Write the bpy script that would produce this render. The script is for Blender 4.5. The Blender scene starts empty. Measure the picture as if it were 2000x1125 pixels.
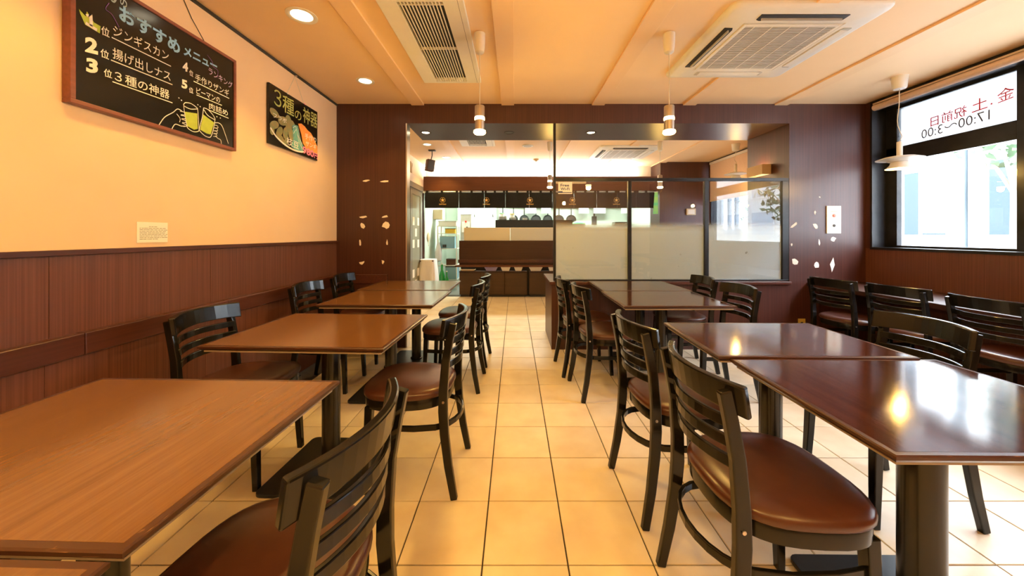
import bpy, bmesh, math, random
from mathutils import Vector, Matrix
random.seed(7)
C = bpy.context.scene.collection
S = bpy.context.scene
PI = math.pi

# ------------------------------------------------------------------ camera
cam = bpy.data.objects.new('camera', bpy.data.cameras.new('camera'))
C.objects.link(cam)
cam.location = (0, 0, 1.17)
cam.rotation_euler = (PI/2, 0, 0)
cam.data.sensor_width = 36
cam.data.lens = 36*697/2000
cam.data.shift_x = -5/2000
cam.data.shift_y = -104.5/2000
cam.data.clip_start = 0.02
S.camera = cam

# ------------------------------------------------------------------ world, exposure
w = bpy.data.worlds.new('sky'); S.world = w; w.use_nodes = True
bg = w.node_tree.nodes['Background']
bg.inputs[0].default_value = (0.86, 0.93, 1.0, 1)
bg.inputs[1].default_value = 42
S.view_settings.view_transform = 'Standard'
S.view_settings.look = 'None'
S.view_settings.gamma = 1
S.view_settings.use_curve_mapping = False
S.view_settings.exposure = 0.0
S.cycles.use_denoising = True
S.cycles.max_bounces = 8
S.cycles.transparent_max_bounces = 12
S.cycles.sample_clamp_indirect = 6
S.cycles.caustics_reflective = False
S.cycles.caustics_refractive = False

WARM = (1.0, 0.59, 0.13)
def light(kind, name, loc, energy, col, rot=(0,0,0), **kw):
    d = bpy.data.lights.new(name, kind)
    d.energy = energy; d.color = col
    for k, v in kw.items(): setattr(d, k, v)
    o = bpy.data.objects.new(name, d); C.objects.link(o)
    o.location = loc; o.rotation_euler = rot
    return o
def portal(name, loc, rot, sx, sy):
    o = light('AREA', name, loc, 1, (1,1,1), rot, shape='RECTANGLE', size=sx, size_y=sy)
    o.data.cycles.is_portal = True
# daylight comes from the sky through the side windows (portals only guide sampling)
portal('window_portal', (3.90, 2.1, 1.75), (0, PI/2, 0), 1.5, 3.2)
portal('window_portal', (3.90, 5.45, 1.75), (0, PI/2, 0), 1.5, 2.3)
# ceiling downlights, left row (two in view, the rest further back in the same row)
for y in (3.137, 2.2, 1.26, 0.32, -0.62):
    light('SPOT', 'downlight_lamp', (-1.312, y, 2.505), 36, WARM, spot_size=math.radians(108), spot_blend=0.4, shadow_soft_size=0.05)
# pendant bulbs; the two beside the camera are added foreground fill, without fittings
for x, y, e in ((-0.234,2.394,38), (1.037,2.394,23), (-0.234,0.0,38), (1.037,-0.1,22), (0.52,5.2,20), (2.12,5.2,14)):
    light('POINT', 'pendant_bulb', (x, y, 1.825), e, WARM, shadow_soft_size=0.035)
# added fill light behind the camera, keeps the whole room bright
light('AREA', 'room_lamp', (0.3, -1.0, 2.45), 50, (1.0,0.62,0.22), shape='RECTANGLE', size=3.0, size_y=1.2)
# window pendants
for y in (3.055, 5.32, 0.8):
    light('POINT', 'window_pendant_bulb', (3.296, y, 1.70 if y != 5.32 else 1.95), 8, WARM, shadow_soft_size=0.03)
# soffit and far room lights
for x in (-1.0, 0.84):
    light('SPOT', 'soffit_lamp', (x, 4.02, 2.305), 22, WARM, spot_size=math.radians(105), spot_blend=0.6, shadow_soft_size=0.03)
for x, y in ((-1.31,5.07), (-1.31,6.3)):
    light('SPOT', 'far_downlight_lamp', (x, y, 2.505), 45, WARM, spot_size=math.radians(115), spot_blend=0.6, shadow_soft_size=0.05)
light('AREA', 'cove_tube', (0.4, 6.93, 2.24), 75, (1.0,0.96,0.90), (PI,0,0), shape='RECTANGLE', size=3.9, size_y=0.10)
for x in (-0.9, 0.5, 1.8):
    light('AREA', 'kitchen_tube', (x, 8.0, 2.36), 72, (0.93,1.0,0.84), shape='RECTANGLE', size=0.9, size_y=0.25)

# ------------------------------------------------------------------ materials
def node(nt, t, **kw):
    n = nt.nodes.new(t)
    for k, v in kw.items(): setattr(n, k, v)
    return n
def mat(name, col, rough=0.5, metal=0.0, spec=0.5, emit=None, estr=0, coat=0.0, var=None, bump=0.0, coords='Object', alpha=1.0):
    """var = (scale xyz, second colour, detail, lo, hi)"""
    m = bpy.data.materials.new(name); m.use_nodes = True
    nt = m.node_tree; b = nt.nodes['Principled BSDF']
    b.inputs['Base Color'].default_value = (*col, 1)
    b.inputs['Roughness'].default_value = rough
    b.inputs['Metallic'].default_value = metal
    b.inputs['Specular IOR Level'].default_value = spec
    b.inputs['Coat Weight'].default_value = coat
    b.inputs['Coat Roughness'].default_value = 0.08
    if emit:
        b.inputs['Emission Color'].default_value = (*emit, 1)
        b.inputs['Emission Strength'].default_value = estr
    if var:
        sc, c2, det, lo, hi = var
        if coords == 'World': out = node(nt, 'ShaderNodeNewGeometry').outputs['Position']
        else: out = node(nt, 'ShaderNodeTexCoord').outputs['Object']
        mp = node(nt, 'ShaderNodeMapping'); mp.inputs['Scale'].default_value = sc
        nt.links.new(out, mp.inputs[0])
        nz = node(nt, 'ShaderNodeTexNoise'); nz.inputs['Scale'].default_value = 1; nz.inputs['Detail'].default_value = det
        nt.links.new(mp.outputs[0], nz.inputs['Vector'])
        mr = node(nt, 'ShaderNodeMapRange'); mr.inputs[1].default_value = lo; mr.inputs[2].default_value = hi
        nt.links.new(nz.outputs[0], mr.inputs[0])
        mx = node(nt, 'ShaderNodeMix', data_type='RGBA')
        mx.inputs[6].default_value = (*col, 1); mx.inputs[7].default_value = (*c2, 1)
        nt.links.new(mr.outputs[0], mx.inputs[0])
        nt.links.new(mx.outputs[2], b.inputs['Base Color'])
        if bump:
            bp = node(nt, 'ShaderNodeBump'); bp.inputs['Strength'].default_value = bump; bp.inputs['Distance'].default_value = 0.002
            nt.links.new(nz.outputs[0], bp.inputs['Height']); nt.links.new(bp.outputs[0], b.inputs['Normal'])
    return m

M = {}
def translucent(name, col, k):
    sf = M[name].node_tree; t_ = sf.nodes.new('ShaderNodeBsdfTranslucent'); t_.inputs[0].default_value = (*col,1); x_ = sf.nodes.new('ShaderNodeMixShader'); x_.inputs[0].default_value = k
    sf.links.new(sf.nodes['Principled BSDF'].outputs[0], x_.inputs[1]); sf.links.new(t_.outputs[0], x_.inputs[2]); sf.links.new(x_.outputs[0], sf.nodes['Material Output'].inputs[0])
M['cream_wall'] = mat('cream_wall', (0.80,0.58,0.38), 0.75, var=((6,6,6),(0.78,0.56,0.365),3,0.3,0.7))
M['far_cream'] = mat('far_cream', (0.84,0.76,0.60), 0.7, var=((5,5,5),(0.80,0.72,0.55),3,0.3,0.7))
M['ceiling'] = mat('ceiling', (0.92,0.645,0.37), 0.6, var=((4,4,4),(0.90,0.625,0.355),2,0.3,0.7))
M['batten'] = mat('batten', (0.90,0.61,0.34), 0.5, var=((8,2,8),(0.88,0.59,0.32),3,0.3,0.7))
M['wainscot'] = mat('wainscot', (0.085,0.026,0.014), 0.36, spec=0.5, var=((130,130,1.2),(0.15,0.056,0.032),3,0.35,0.72), coords='World')  # lighter copy of the brown laminate, for the walls in stronger light
M['brown_panel'] = mat('brown_panel', (0.040,0.011,0.008), 0.36, spec=0.5, var=((130,130,1.2),(0.070,0.022,0.015),3,0.35,0.72), coords='World')  # darker copy of the same laminate, shade under the beam put into its colour
M['brown_rail'] = mat('brown_rail', (0.075,0.022,0.014), 0.3, var=((60,2,60),(0.045,0.013,0.009),3,0.35,0.7), coords='World')
M['fascia'] = mat('fascia', (0.11,0.036,0.014), 0.5, spec=0.3, var=((2,40,60),(0.09,0.028,0.011),3,0.3,0.7), coords='World')
M['counter_wood'] = mat('counter_wood', (0.050,0.017,0.009), 0.4, spec=0.35, var=((2,40,50),(0.035,0.012,0.006),4,0.3,0.7), coords='World')
M['cabinet_wood'] = mat('cabinet_wood', (0.065,0.031,0.012), 0.45, spec=0.35, var=((3,20,30),(0.048,0.023,0.009),4,0.3,0.7), coords='World')
M['grout'] = mat('grout', (0.035,0.028,0.02), 0.9, var=((20,20,20),(0.05,0.04,0.03),3,0.3,0.7))
M['black'] = mat('black_lacquer', (0.005,0.005,0.0055), 0.17, spec=0.36, coat=0.0, var=((9,9,9),(0.009,0.0085,0.008),3,0.3,0.7))
M['vinyl'] = mat('brown_vinyl', (0.058,0.017,0.010), 0.28, spec=0.5, var=((25,25,25),(0.07,0.022,0.013),4,0.3,0.7), bump=0.15)
M['screw'] = mat('steel_screw', (0.6,0.55,0.5), 0.3, metal=1.0)
M['post'] = mat('black_post', (0.008,0.0075,0.007), 0.22, spec=0.5, var=((15,15,3),(0.013,0.012,0.011),3,0.3,0.7))
M['plate'] = mat('base_plate_black', (0.010,0.010,0.011), 0.35, var=((30,30,30),(0.016,0.016,0.016),4,0.3,0.7))
M['steel'] = mat('brushed_steel', (0.62,0.58,0.53), 0.32, metal=1.0, var=((90,90,4),(0.52,0.49,0.45),3,0.3,0.7))
M['band'] = mat('pale_band', (0.42,0.36,0.30), 0.4, var=((20,20,20),(0.34,0.28,0.22),3,0.3,0.7))
M['white_plastic'] = mat('white_plastic', (0.84,0.80,0.73), 0.4, var=((8,8,8),(0.80,0.76,0.69),3,0.3,0.7))
M['grille_grey'] = mat('grille_grey', (0.50,0.47,0.42), 0.5, var=((20,20,20),(0.45,0.42,0.37),3,0.3,0.7))
M['dark'] = mat('dark_inside', (0.015,0.012,0.010), 0.6)
M['dark_grey'] = mat('dark_grey', (0.05,0.045,0.042), 0.5)
M['frame_black'] = mat('frame_black', (0.006,0.0065,0.008), 0.32, spec=0.3, var=((10,10,10),(0.016,0.016,0.02),3,0.3,0.7))
M['door_grey'] = mat('door_grey', (0.20,0.18,0.17), 0.4, var=((10,10,10),(0.17,0.155,0.145),3,0.3,0.7))
M['door_glass'] = mat('door_glass', (0.24,0.24,0.19), 0.35)
M['pale_pink'] = mat('pale_pink_panel', (0.66,0.56,0.50), 0.5)
M['blind'] = mat('blind_fabric', (0.80,0.58,0.42), 0.7, var=((60,60,60),(0.74,0.52,0.37),2,0.3,0.7))
translucent('blind', (0.75,0.55,0.38), 0.22)
M['paper'] = mat('paper', (0.92,0.90,0.87), 0.7)
M['ink'] = mat('ink', (0.12,0.11,0.10), 0.7)
M['chip'] = mat('bare_plaster', (0.90,0.86,0.80), 0.85, var=((60,60,60),(0.86,0.80,0.72),3,0.3,0.7))
M['board'] = mat('blackboard', (0.008,0.0075,0.007), 0.16, spec=0.4, var=((5,5,5),(0.014,0.013,0.011),3,0.3,0.7))
M['board_frame'] = mat('board_frame_wood', (0.22,0.06,0.03), 0.4, var=((50,3,50),(0.16,0.042,0.02),3,0.3,0.7))
M['chalk_white'] = mat('chalk_white', (0.85,0.83,0.80), 0.8, var=((40,40,40),(0.70,0.68,0.66),3,0.3,0.7))
M['chalk_blue'] = mat('chalk_blue', (0.28,0.52,0.80), 0.8, var=((40,40,40),(0.22,0.42,0.68),3,0.3,0.7))
M['chalk_grey'] = mat('chalk_grey', (0.32,0.40,0.42), 0.8)
M['chalk_green'] = mat('chalk_green', (0.42,0.50,0.06), 0.8, var=((30,30,30),(0.34,0.42,0.05),3,0.3,0.7))
M['chalk_olive'] = mat('chalk_olive', (0.45,0.45,0.10), 0.8, var=((40,40,40),(0.34,0.36,0.10),3,0.3,0.7))
M['chalk_lilac'] = mat('chalk_lilac', (0.48,0.36,0.52), 0.8)
M['chalk_purple'] = mat('chalk_purple', (0.22,0.09,0.30), 0.8)
M['chalk_tan'] = mat('chalk_tan', (0.30,0.22,0.08), 0.8, var=((25,25,25),(0.18,0.22,0.10),3,0.35,0.65))
M['chalk_teal'] = mat('chalk_teal', (0.16,0.46,0.34), 0.8, var=((25,25,25),(0.10,0.28,0.30),3,0.35,0.65))
M['chalk_orange'] = mat('chalk_orange', (0.85,0.30,0.05), 0.8, var=((25,25,25),(0.70,0.22,0.05),3,0.35,0.65))
M['chalk_pink'] = mat('chalk_pink', (0.85,0.22,0.35), 0.8)
M['cord'] = mat('white_cord', (0.72,0.66,0.55), 0.6)
M['black_cord'] = mat('black_cord', (0.02,0.018,0.015), 0.6)
M['red_ink'] = mat('red_ink', (0.75,0.03,0.04), 0.6)
M['noren'] = mat('navy_cloth', (0.004,0.005,0.008), 0.6, spec=0.25, var=((30,30,30),(0.007,0.008,0.012),3,0.3,0.7))
M['gold'] = mat('gold_print', (0.80,0.52,0.16), 0.6)
M['mint'] = mat('mint_wall', (0.66,0.74,0.66), 0.5, var=((4,4,4),(0.62,0.70,0.62),3,0.3,0.7))
M['mint_door'] = mat('mint_locker', (0.72,0.80,0.72), 0.4)
M['kitchen_floor'] = mat('kitchen_floor', (0.16,0.17,0.16), 0.5)
M['cream_glass'] = mat('cream_screen', (0.66,0.62,0.48), 0.3, var=((1.5,1.5,1.5),(0.60,0.60,0.54),2,0.3,0.7))
M['grey_glass'] = mat('grey_screen', (0.55,0.58,0.58), 0.3)
M['white_cloth'] = mat('white_cloth', (0.78,0.76,0.80), 0.85, var=((12,12,3),(0.68,0.66,0.72),3,0.3,0.7))
M['blue_plastic'] = mat('blue_plastic', (0.25,0.45,0.58), 0.4)
M['violet_plastic'] = mat('violet_plastic', (0.30,0.28,0.62), 0.4)
M['yellow_plastic'] = mat('yellow_plastic', (0.70,0.45,0.05), 0.4)
M['beige'] = mat('beige_ceramic', (0.66,0.50,0.32), 0.4)
M['tan_box'] = mat('tan_box', (0.58,0.44,0.28), 0.5)
M['red_plastic'] = mat('red_plastic', (0.6,0.05,0.03), 0.4)
M['green_glass'] = mat('green_glass', (0.02,0.30,0.05), 0.15, spec=0.6)
M['green_cloth'] = mat('green_cloth', (0.12,0.62,0.30), 0.7, var=((3,3,8),(0.45,0.70,0.12),2,0.35,0.65))
M['pan_iron'] = mat('pan_iron', (0.015,0.015,0.015), 0.45)
M['yellow_outlet'] = mat('yellow_outlet', (0.62,0.42,0.08), 0.5)
M['wifi_blue'] = mat('wifi_blue', (0.03,0.05,0.20), 0.5)
M['sconce_wood'] = mat('sconce_wood', (0.50,0.32,0.15), 0.5)
M['pavement'] = mat('pavement', (0.50,0.50,0.50), 0.9, var=((2,2,2),(0.45,0.45,0.46),3,0.3,0.7))
M['bldg_blue'] = mat('facade_blue', (0.13,0.16,0.18), 0.7, var=((1.5,1.5,0.3),(0.05,0.065,0.075),2,0.3,0.7))
M['bldg_white'] = mat('facade_white', (0.60,0.60,0.58), 0.8, var=((1,1,1),(0.54,0.54,0.53),2,0.3,0.7))
M['bldg_window'] = mat('facade_window', (0.07,0.09,0.11), 0.15)
M['shop_glass'] = mat('shop_glass', (0.024,0.033,0.039), 0.8, spec=0.1)
M['leaf'] = mat('leaf', (0.020,0.040,0.016), 0.7, spec=0.2, var=((3,3,3),(0.03,0.05,0.025),2,0.3,0.7))
M['bark'] = mat('bark', (0.12,0.09,0.06), 0.8)
M['lamp_glow'] = mat('lamp_glow', (1,0.9,0.7), 0.5, emit=(1.0,0.86,0.60), estr=9)
M['pendant_glow'] = mat('pendant_glow', (1,0.8,0.5), 0.5, emit=(1.0,0.74,0.34), estr=14)
M['lamp_off'] = mat('lamp_off', (0.05,0.045,0.035), 0.3)
M['red_lamp'] = mat('red_lamp', (0.65,0.2,0.16), 0.3)

def wood_top(name, c1, c2, rough):
    m = bpy.data.materials.new(name); m.use_nodes = True
    nt = m.node_tree; b = nt.nodes['Principled BSDF']
    tc = node(nt, 'ShaderNodeTexCoord')
    def noise(sc, det, dist=0.0):
        mp = node(nt, 'ShaderNodeMapping'); mp.inputs['Scale'].default_value = sc
        nt.links.new(tc.outputs['Object'], mp.inputs[0])
        nz = node(nt, 'ShaderNodeTexNoise'); nz.inputs['Scale'].default_value = 1; nz.inputs['Detail'].default_value = det
        nz.inputs['Distortion'].default_value = dist
        nt.links.new(mp.outputs[0], nz.inputs['Vector'])
        return nz.outputs[0]
    g = noise((60,3,5), 4, 0.0); f = noise((420,14,18), 2)
    ad = node(nt, 'ShaderNodeMath', operation='MULTIPLY_ADD'); nt.links.new(f, ad.inputs[0]); ad.inputs[1].default_value = 0.45; nt.links.new(g, ad.inputs[2])
    mr = node(nt, 'ShaderNodeMapRange'); mr.inputs[1].default_value = 0.48; mr.inputs[2].default_value = 0.98
    nt.links.new(ad.outputs[0], mr.inputs[0])
    mx = node(nt, 'ShaderNodeMix', data_type='RGBA'); mx.inputs[6].default_value = (*c1,1); mx.inputs[7].default_value = (*c2,1)
    nt.links.new(mr.outputs[0], mx.inputs[0]); nt.links.new(mx.outputs[2], b.inputs['Base Color'])
    b.inputs['Roughness'].default_value = rough
    b.inputs['Specular IOR Level'].default_value = 0.75
    bp = node(nt, 'ShaderNodeBump'); bp.inputs['Strength'].default_value = 0.04; bp.inputs['Distance'].default_value = 0.001
    nt.links.new(f, bp.inputs['Height']); nt.links.new(bp.outputs[0], b.inputs['Normal'])
    return m
M['table_top'] = wood_top('table_top_veneer', (0.115,0.049,0.016), (0.165,0.076,0.026), 0.16)  # lighter copy of the table wood, warm light on the left put into its colour
M['table_top_dark'] = wood_top('table_top_dark_veneer', (0.035,0.011,0.008), (0.08,0.028,0.018), 0.09)  # darker copy of the same wood, weaker light on the right put into its colour
M['table_edge'] = mat('table_edge_worn', (0.05,0.017,0.009), 0.28, var=((16,16,500),(0.30,0.16,0.07),5,0.65,0.70))

# floor tile
m = bpy.data.materials.new('floor_tile'); m.use_nodes = True; nt = m.node_tree; b = nt.nodes['Principled BSDF']
gp = node(nt,'ShaderNodeNewGeometry'); oi = node(nt,'ShaderNodeObjectInfo')
n1 = node(nt,'ShaderNodeTexNoise'); n1.inputs['Scale'].default_value = 5.5; n1.inputs['Detail'].default_value = 5
nt.links.new(gp.outputs['Position'], n1.inputs['Vector'])
mr = node(nt,'ShaderNodeMapRange'); mr.inputs[1].default_value=0.3; mr.inputs[2].default_value=0.7; nt.links.new(n1.outputs[0], mr.inputs[0])
mx = node(nt,'ShaderNodeMix', data_type='RGBA'); mx.inputs[6].default_value=(0.74,0.60,0.42,1); mx.inputs[7].default_value=(0.86,0.75,0.57,1)
nt.links.new(mr.outputs[0], mx.inputs[0])
ra = node(nt,'ShaderNodeMapRange'); ra.inputs[3].default_value=0.93; ra.inputs[4].default_value=1.05; nt.links.new(oi.outputs['Random'], ra.inputs[0])
ml = node(nt,'ShaderNodeVectorMath', operation='SCALE'); nt.links.new(mx.outputs[2], ml.inputs[0]); nt.links.new(ra.outputs[0], ml.inputs['Scale'])
nt.links.new(ml.outputs[0], b.inputs['Base Color']); b.inputs['Roughness'].default_value = 0.34; b.inputs['Specular IOR Level'].default_value = 0.45
M['tile'] = m

def pane_mat(name, ior=1.5, tint=(0.96,0.98,1.0)):
    m = bpy.data.materials.new(name); m.use_nodes = True; nt = m.node_tree
    nt.nodes.remove(nt.nodes['Principled BSDF'])
    out = nt.nodes['Material Output']
    fr = node(nt,'ShaderNodeFresnel'); ge = node(nt,'ShaderNodeNewGeometry'); ri = node(nt,'ShaderNodeMapRange')
    ri.inputs[3].default_value = ior; ri.inputs[4].default_value = 1/ior   # thin sheet: same reflection from both faces
    nt.links.new(ge.outputs['Backfacing'], ri.inputs[0]); nt.links.new(ri.outputs[0], fr.inputs[0])
    tr = node(nt,'ShaderNodeBsdfTransparent'); tr.inputs[0].default_value = (*tint,1)
    gl = node(nt,'ShaderNodeBsdfGlossy'); gl.inputs['Roughness'].default_value = 0.0
    mi = node(nt,'ShaderNodeMixShader')
    nt.links.new(fr.outputs[0], mi.inputs[0]); nt.links.new(tr.outputs[0], mi.inputs[1]); nt.links.new(gl.outputs[0], mi.inputs[2])
    nt.links.new(mi.outputs[0], out.inputs[0])
    return m
M['glass'] = pane_mat('window_glass')
M['screen_glass'] = pane_mat('screen_glass', 1.75)
def film_mat(name, lo, hi, col):
    """gradation film: clear above hi, milky below lo (object z)"""
    m = bpy.data.materials.new(name); m.use_nodes = True; nt = m.node_tree
    nt.nodes.remove(nt.nodes['Principled BSDF']); out = nt.nodes['Material Output']
    tc = node(nt,'ShaderNodeTexCoord'); sp = node(nt,'ShaderNodeSeparateXYZ'); nt.links.new(tc.outputs['Object'], sp.inputs[0])
    mr = node(nt,'ShaderNodeMapRange', interpolation_type='SMOOTHSTEP')
    mr.inputs[1].default_value=lo; mr.inputs[2].default_value=hi; mr.inputs[3].default_value=0.90; mr.inputs[4].default_value=0.0
    nt.links.new(sp.outputs[2], mr.inputs[0])
    nz = node(nt,'ShaderNodeTexNoise'); nz.inputs['Scale'].default_value = 16; nz.inputs['Detail'].default_value = 6; nt.links.new(tc.outputs['Object'], nz.inputs['Vector'])
    m2 = node(nt,'ShaderNodeMapRange'); m2.inputs[1].default_value=0.68; m2.inputs[2].default_value=0.74; nt.links.new(nz.outputs[0], m2.inputs[0])
    mx = node(nt,'ShaderNodeMix', data_type='RGBA'); mx.inputs[6].default_value=(*col,1); mx.inputs[7].default_value=(col[0]*0.5,col[1]*0.5,col[2]*0.5,1)
    nt.links.new(m2.outputs[0], mx.inputs[0])
    df = node(nt,'ShaderNodeBsdfDiffuse'); tl = node(nt,'ShaderNodeBsdfTranslucent'); a = node(nt,'ShaderNodeMixShader'); a.inputs[0].default_value = 0.5
    nt.links.new(mx.outputs[2], df.inputs[0]); nt.links.new(mx.outputs[2], tl.inputs[0])
    nt.links.new(df.outputs[0], a.inputs[1]); nt.links.new(tl.outputs[0], a.inputs[2])
    tr = node(nt,'ShaderNodeBsdfTransparent'); f = node(nt,'ShaderNodeMixShader')
    nt.links.new(mr.outputs[0], f.inputs[0]); nt.links.new(tr.outputs[0], f.inputs[1]); nt.links.new(a.outputs[0], f.inputs[2])
    nt.links.new(f.outputs[0], out.inputs[0])
    return m
M['film'] = film_mat('frosted_film', 0.50, 0.62, (0.84,0.94,1.0))
M['sign_film'] = mat('sign_film', (0.93,0.93,0.93), 0.6)
translucent('sign_film', (0.62,0.62,0.63), 0.75)
M['sheer'] = film_mat('milky_bag', 50, 60, (0.8,0.85,0.85))

# ------------------------------------------------------------------ mesh helpers
class MB:
    def __init__(s): s.bm = bmesh.new()
    def add(s, vs, fs):
        v = [s.bm.verts.new(p) for p in vs]
        for f in fs:
            try: s.bm.faces.new([v[i] for i in f])
            except ValueError: pass
        return v
    def box(s, x0, x1, y0, y1, z0, z1, mtx=None):
        vs = [Vector((x,y,z)) for z in (z0,z1) for x,y in ((x0,y0),(x1,y0),(x1,y1),(x0,y1))]
        if mtx: vs = [mtx @ v for v in vs]
        s.add(vs, [(3,2,1,0),(4,5,6,7),(0,1,5,4),(1,2,6,5),(2,3,7,6),(3,0,4,7)]); return s
    def rings(s, rings, cap0=True, cap1=True, closed=True):
        n = len(rings[0]); vs = [p for r in rings for p in r]; fs = []
        for i in range(len(rings)-1):
            for j in range(n if closed else n-1):
                k = (j+1) % n
                fs.append((i*n+j, i*n+k, (i+1)*n+k, (i+1)*n+j))
        if cap0: fs.append(tuple(range(n-1,-1,-1)))
        if cap1: fs.append(tuple((len(rings)-1)*n+j for j in range(n)))
        s.add(vs, fs); return s
    def lathe(s, prof, c=(0,0,0), n=24, axis='z', cap0=True, cap1=True):
        rs = []
        for r, h in prof:
            ring = []
            for j in range(n):
                a = 2*PI*j/n; p = (r*math.cos(a), r*math.sin(a), h)
                if axis == 'y': p = (p[0], -p[2], p[1])
                if axis == 'x': p = (p[2], p[0], p[1])
                ring.append(Vector(p) + Vector(c))
            rs.append(ring)
        return s.rings(rs, cap0, cap1)
    def sweep(s, pts, a, b, up=(0,0,1)):
        """rectangular bar, a wide across, b along up"""
        pts = [Vector(p) for p in pts]; rs = []; up = Vector(up)
        for i, p in enumerate(pts):
            t = (pts[min(i+1,len(pts)-1)] - pts[max(i-1,0)]).normalized()
            sd = t.cross(up).normalized(); u = sd.cross(t).normalized()
            A = a[i] if isinstance(a,(list,tuple)) else a; B = b[i] if isinstance(b,(list,tuple)) else b
            rs.append([p - sd*A/2 - u*B/2, p + sd*A/2 - u*B/2, p + sd*A/2 + u*B/2, p - sd*A/2 + u*B/2])
        return s.rings(rs)
    def tube(s, pts, r, n=8):
        pts = [Vector(p) for p in pts]; rs = []
        ref = None
        for i, p in enumerate(pts):
            t = (pts[min(i+1,len(pts)-1)] - pts[max(i-1,0)]).normalized()
            if ref is None: ref = t.orthogonal().normalized()
            sd = (ref - t*ref.dot(t)).normalized(); ref = sd; u = sd.cross(t)
            R = r[i] if isinstance(r,(list,tuple)) else r
            rs.append([p + sd*R*math.cos(2*PI*j/n) + u*R*math.sin(2*PI*j/n) for j in range(n)])
        return s.rings(rs)
    def prism(s, poly, axis, d0, d1):
        def P(u, v, d): return {'x':(d,u,v),'y':(u,d,v),'z':(u,v,d)}[axis]
        return s.rings([[Vector(P(u,v,d0)) for u,v in poly],[Vector(P(u,v,d1)) for u,v in poly]])
    def build(s, name, m, parent=None, bevel=0, seg=2, smooth=False, loc=None):
        bmesh.ops.recalc_face_normals(s.bm, faces=s.bm.faces)
        me = bpy.data.meshes.new(name); s.bm.to_mesh(me); s.bm.free()
        me.materials.append(M[m] if isinstance(m, str) else m)
        o = bpy.data.objects.new(name, me); C.objects.link(o)
        if parent: o.parent = parent
        if loc: o.location = loc
        if smooth:
            me.polygons.foreach_set('use_smooth', [True]*len(me.polygons))
            me.set_sharp_from_angle(angle=math.radians(38))
        if bevel:
            bv = o.modifiers.new('bevel', 'BEVEL'); bv.width = bevel; bv.segments = seg; bv.limit_method = 'ANGLE'; bv.angle_limit = math.radians(50)
        return o
def tag(o, label, cat, group=None):
    o['label'] = label; o['category'] = cat
    if group: o['group'] = group
    return o
def thing(name, label, cat, loc=(0,0,0), rz=0, group=None):
    o = bpy.data.objects.new(name, None); C.objects.link(o); o.empty_display_size = 0.1
    o.location = loc; o.rotation_euler = (0,0,rz)
    return tag(o, label, cat, group)
def struct(o, label=None):
    o['kind'] = 'structure'
    if label: o['label'] = label
    return o
def part(name, m, parent, x0,x1,y0,y1,z0,z1, bevel=0):
    return MB().box(x0,x1,y0,y1,z0,z1).build(name, m, parent, bevel)
CHILD = {}
def copy_tree(o, parent=None):
    kids = CHILD.get(o.name)
    if kids is None:
        kids = [c for c in C.objects if c.parent == o]; CHILD[o.name] = kids
    c = o.copy(); C.objects.link(c)
    if parent: c.parent = parent
    for ch in kids: copy_tree(ch, c)
    return c
def arc(x0, x1, y0, sag, n, z=0):
    return [(x0+(x1-x0)*i/n, y0 + sag*(1-(2*i/n-1)**2), z) for i in range(n+1)]

# ------------------------------------------------------------------ structure
CZ = 2.52
XL, XR, YB = -1.84, 3.63, 3.69
wl = struct(MB().box(XL-0.1, XL, -2.2, YB+0.1, 1.10, CZ).build('wall_left', 'cream_wall'), 'cream painted left wall above brown panelling')
y = -2.2
ys = [-2.2,-1.59,-0.84,-0.09,0.66,1.41,2.16,2.91,3.69]
for a, b_ in zip(ys, ys[1:]):
    part('wainscot_panel', 'wainscot', wl, XL-0.1, XL, a+0.001, b_-0.001, 0.757, 1.085)
ys = [-2.2,-1.5,-0.75,0.0,0.75,1.50,2.25,3.0,3.69]
for a, b_ in zip(ys, ys[1:]):
    part('ledge_board', 'brown_rail', wl, XL-0.08, XL+0.036, a+0.001, b_-0.001, 0.665, 0.757, 0.004)
ys = [-2.2,-1.59,-0.84,-0.09,0.66,1.38,2.10,2.9,3.69]
for a, b_ in zip(ys, ys[1:]):
    part('lower_panel', 'wainscot', wl, XL-0.08, XL+0.022, a+0.001, b_-0.001, 0.0, 0.664)
part('panel_seam', 'dark', wl, XL-0.08, XL-0.004, -2.2, 3.69, 0, 1.09)
part('cap_rail', 'brown_rail', wl, XL-0.02, XL+0.012, -2.2, 3.69, 1.083, 1.107, 0.003)
struct(MB().box(XL, XL+0.012, -2.2, YB, CZ-0.022, CZ-0.004).build('trim_1', 'black_cord'), 'thin dark picture rail along the top of the left wall')

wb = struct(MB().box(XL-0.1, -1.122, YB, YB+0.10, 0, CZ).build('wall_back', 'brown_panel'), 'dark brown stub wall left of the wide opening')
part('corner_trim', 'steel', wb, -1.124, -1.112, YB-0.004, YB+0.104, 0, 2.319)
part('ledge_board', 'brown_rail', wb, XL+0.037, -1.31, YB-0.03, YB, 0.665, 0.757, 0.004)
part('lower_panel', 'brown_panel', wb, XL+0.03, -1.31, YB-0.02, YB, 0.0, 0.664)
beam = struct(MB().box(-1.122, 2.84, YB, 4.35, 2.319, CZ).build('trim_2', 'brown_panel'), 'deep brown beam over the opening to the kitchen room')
pier = struct(MB().box(2.84, XR+0.02, YB, 4.35, 0, CZ).build('wall_back_pier', 'brown_panel'), 'brown pier right of the glass screen with torn plaster spots')
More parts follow.
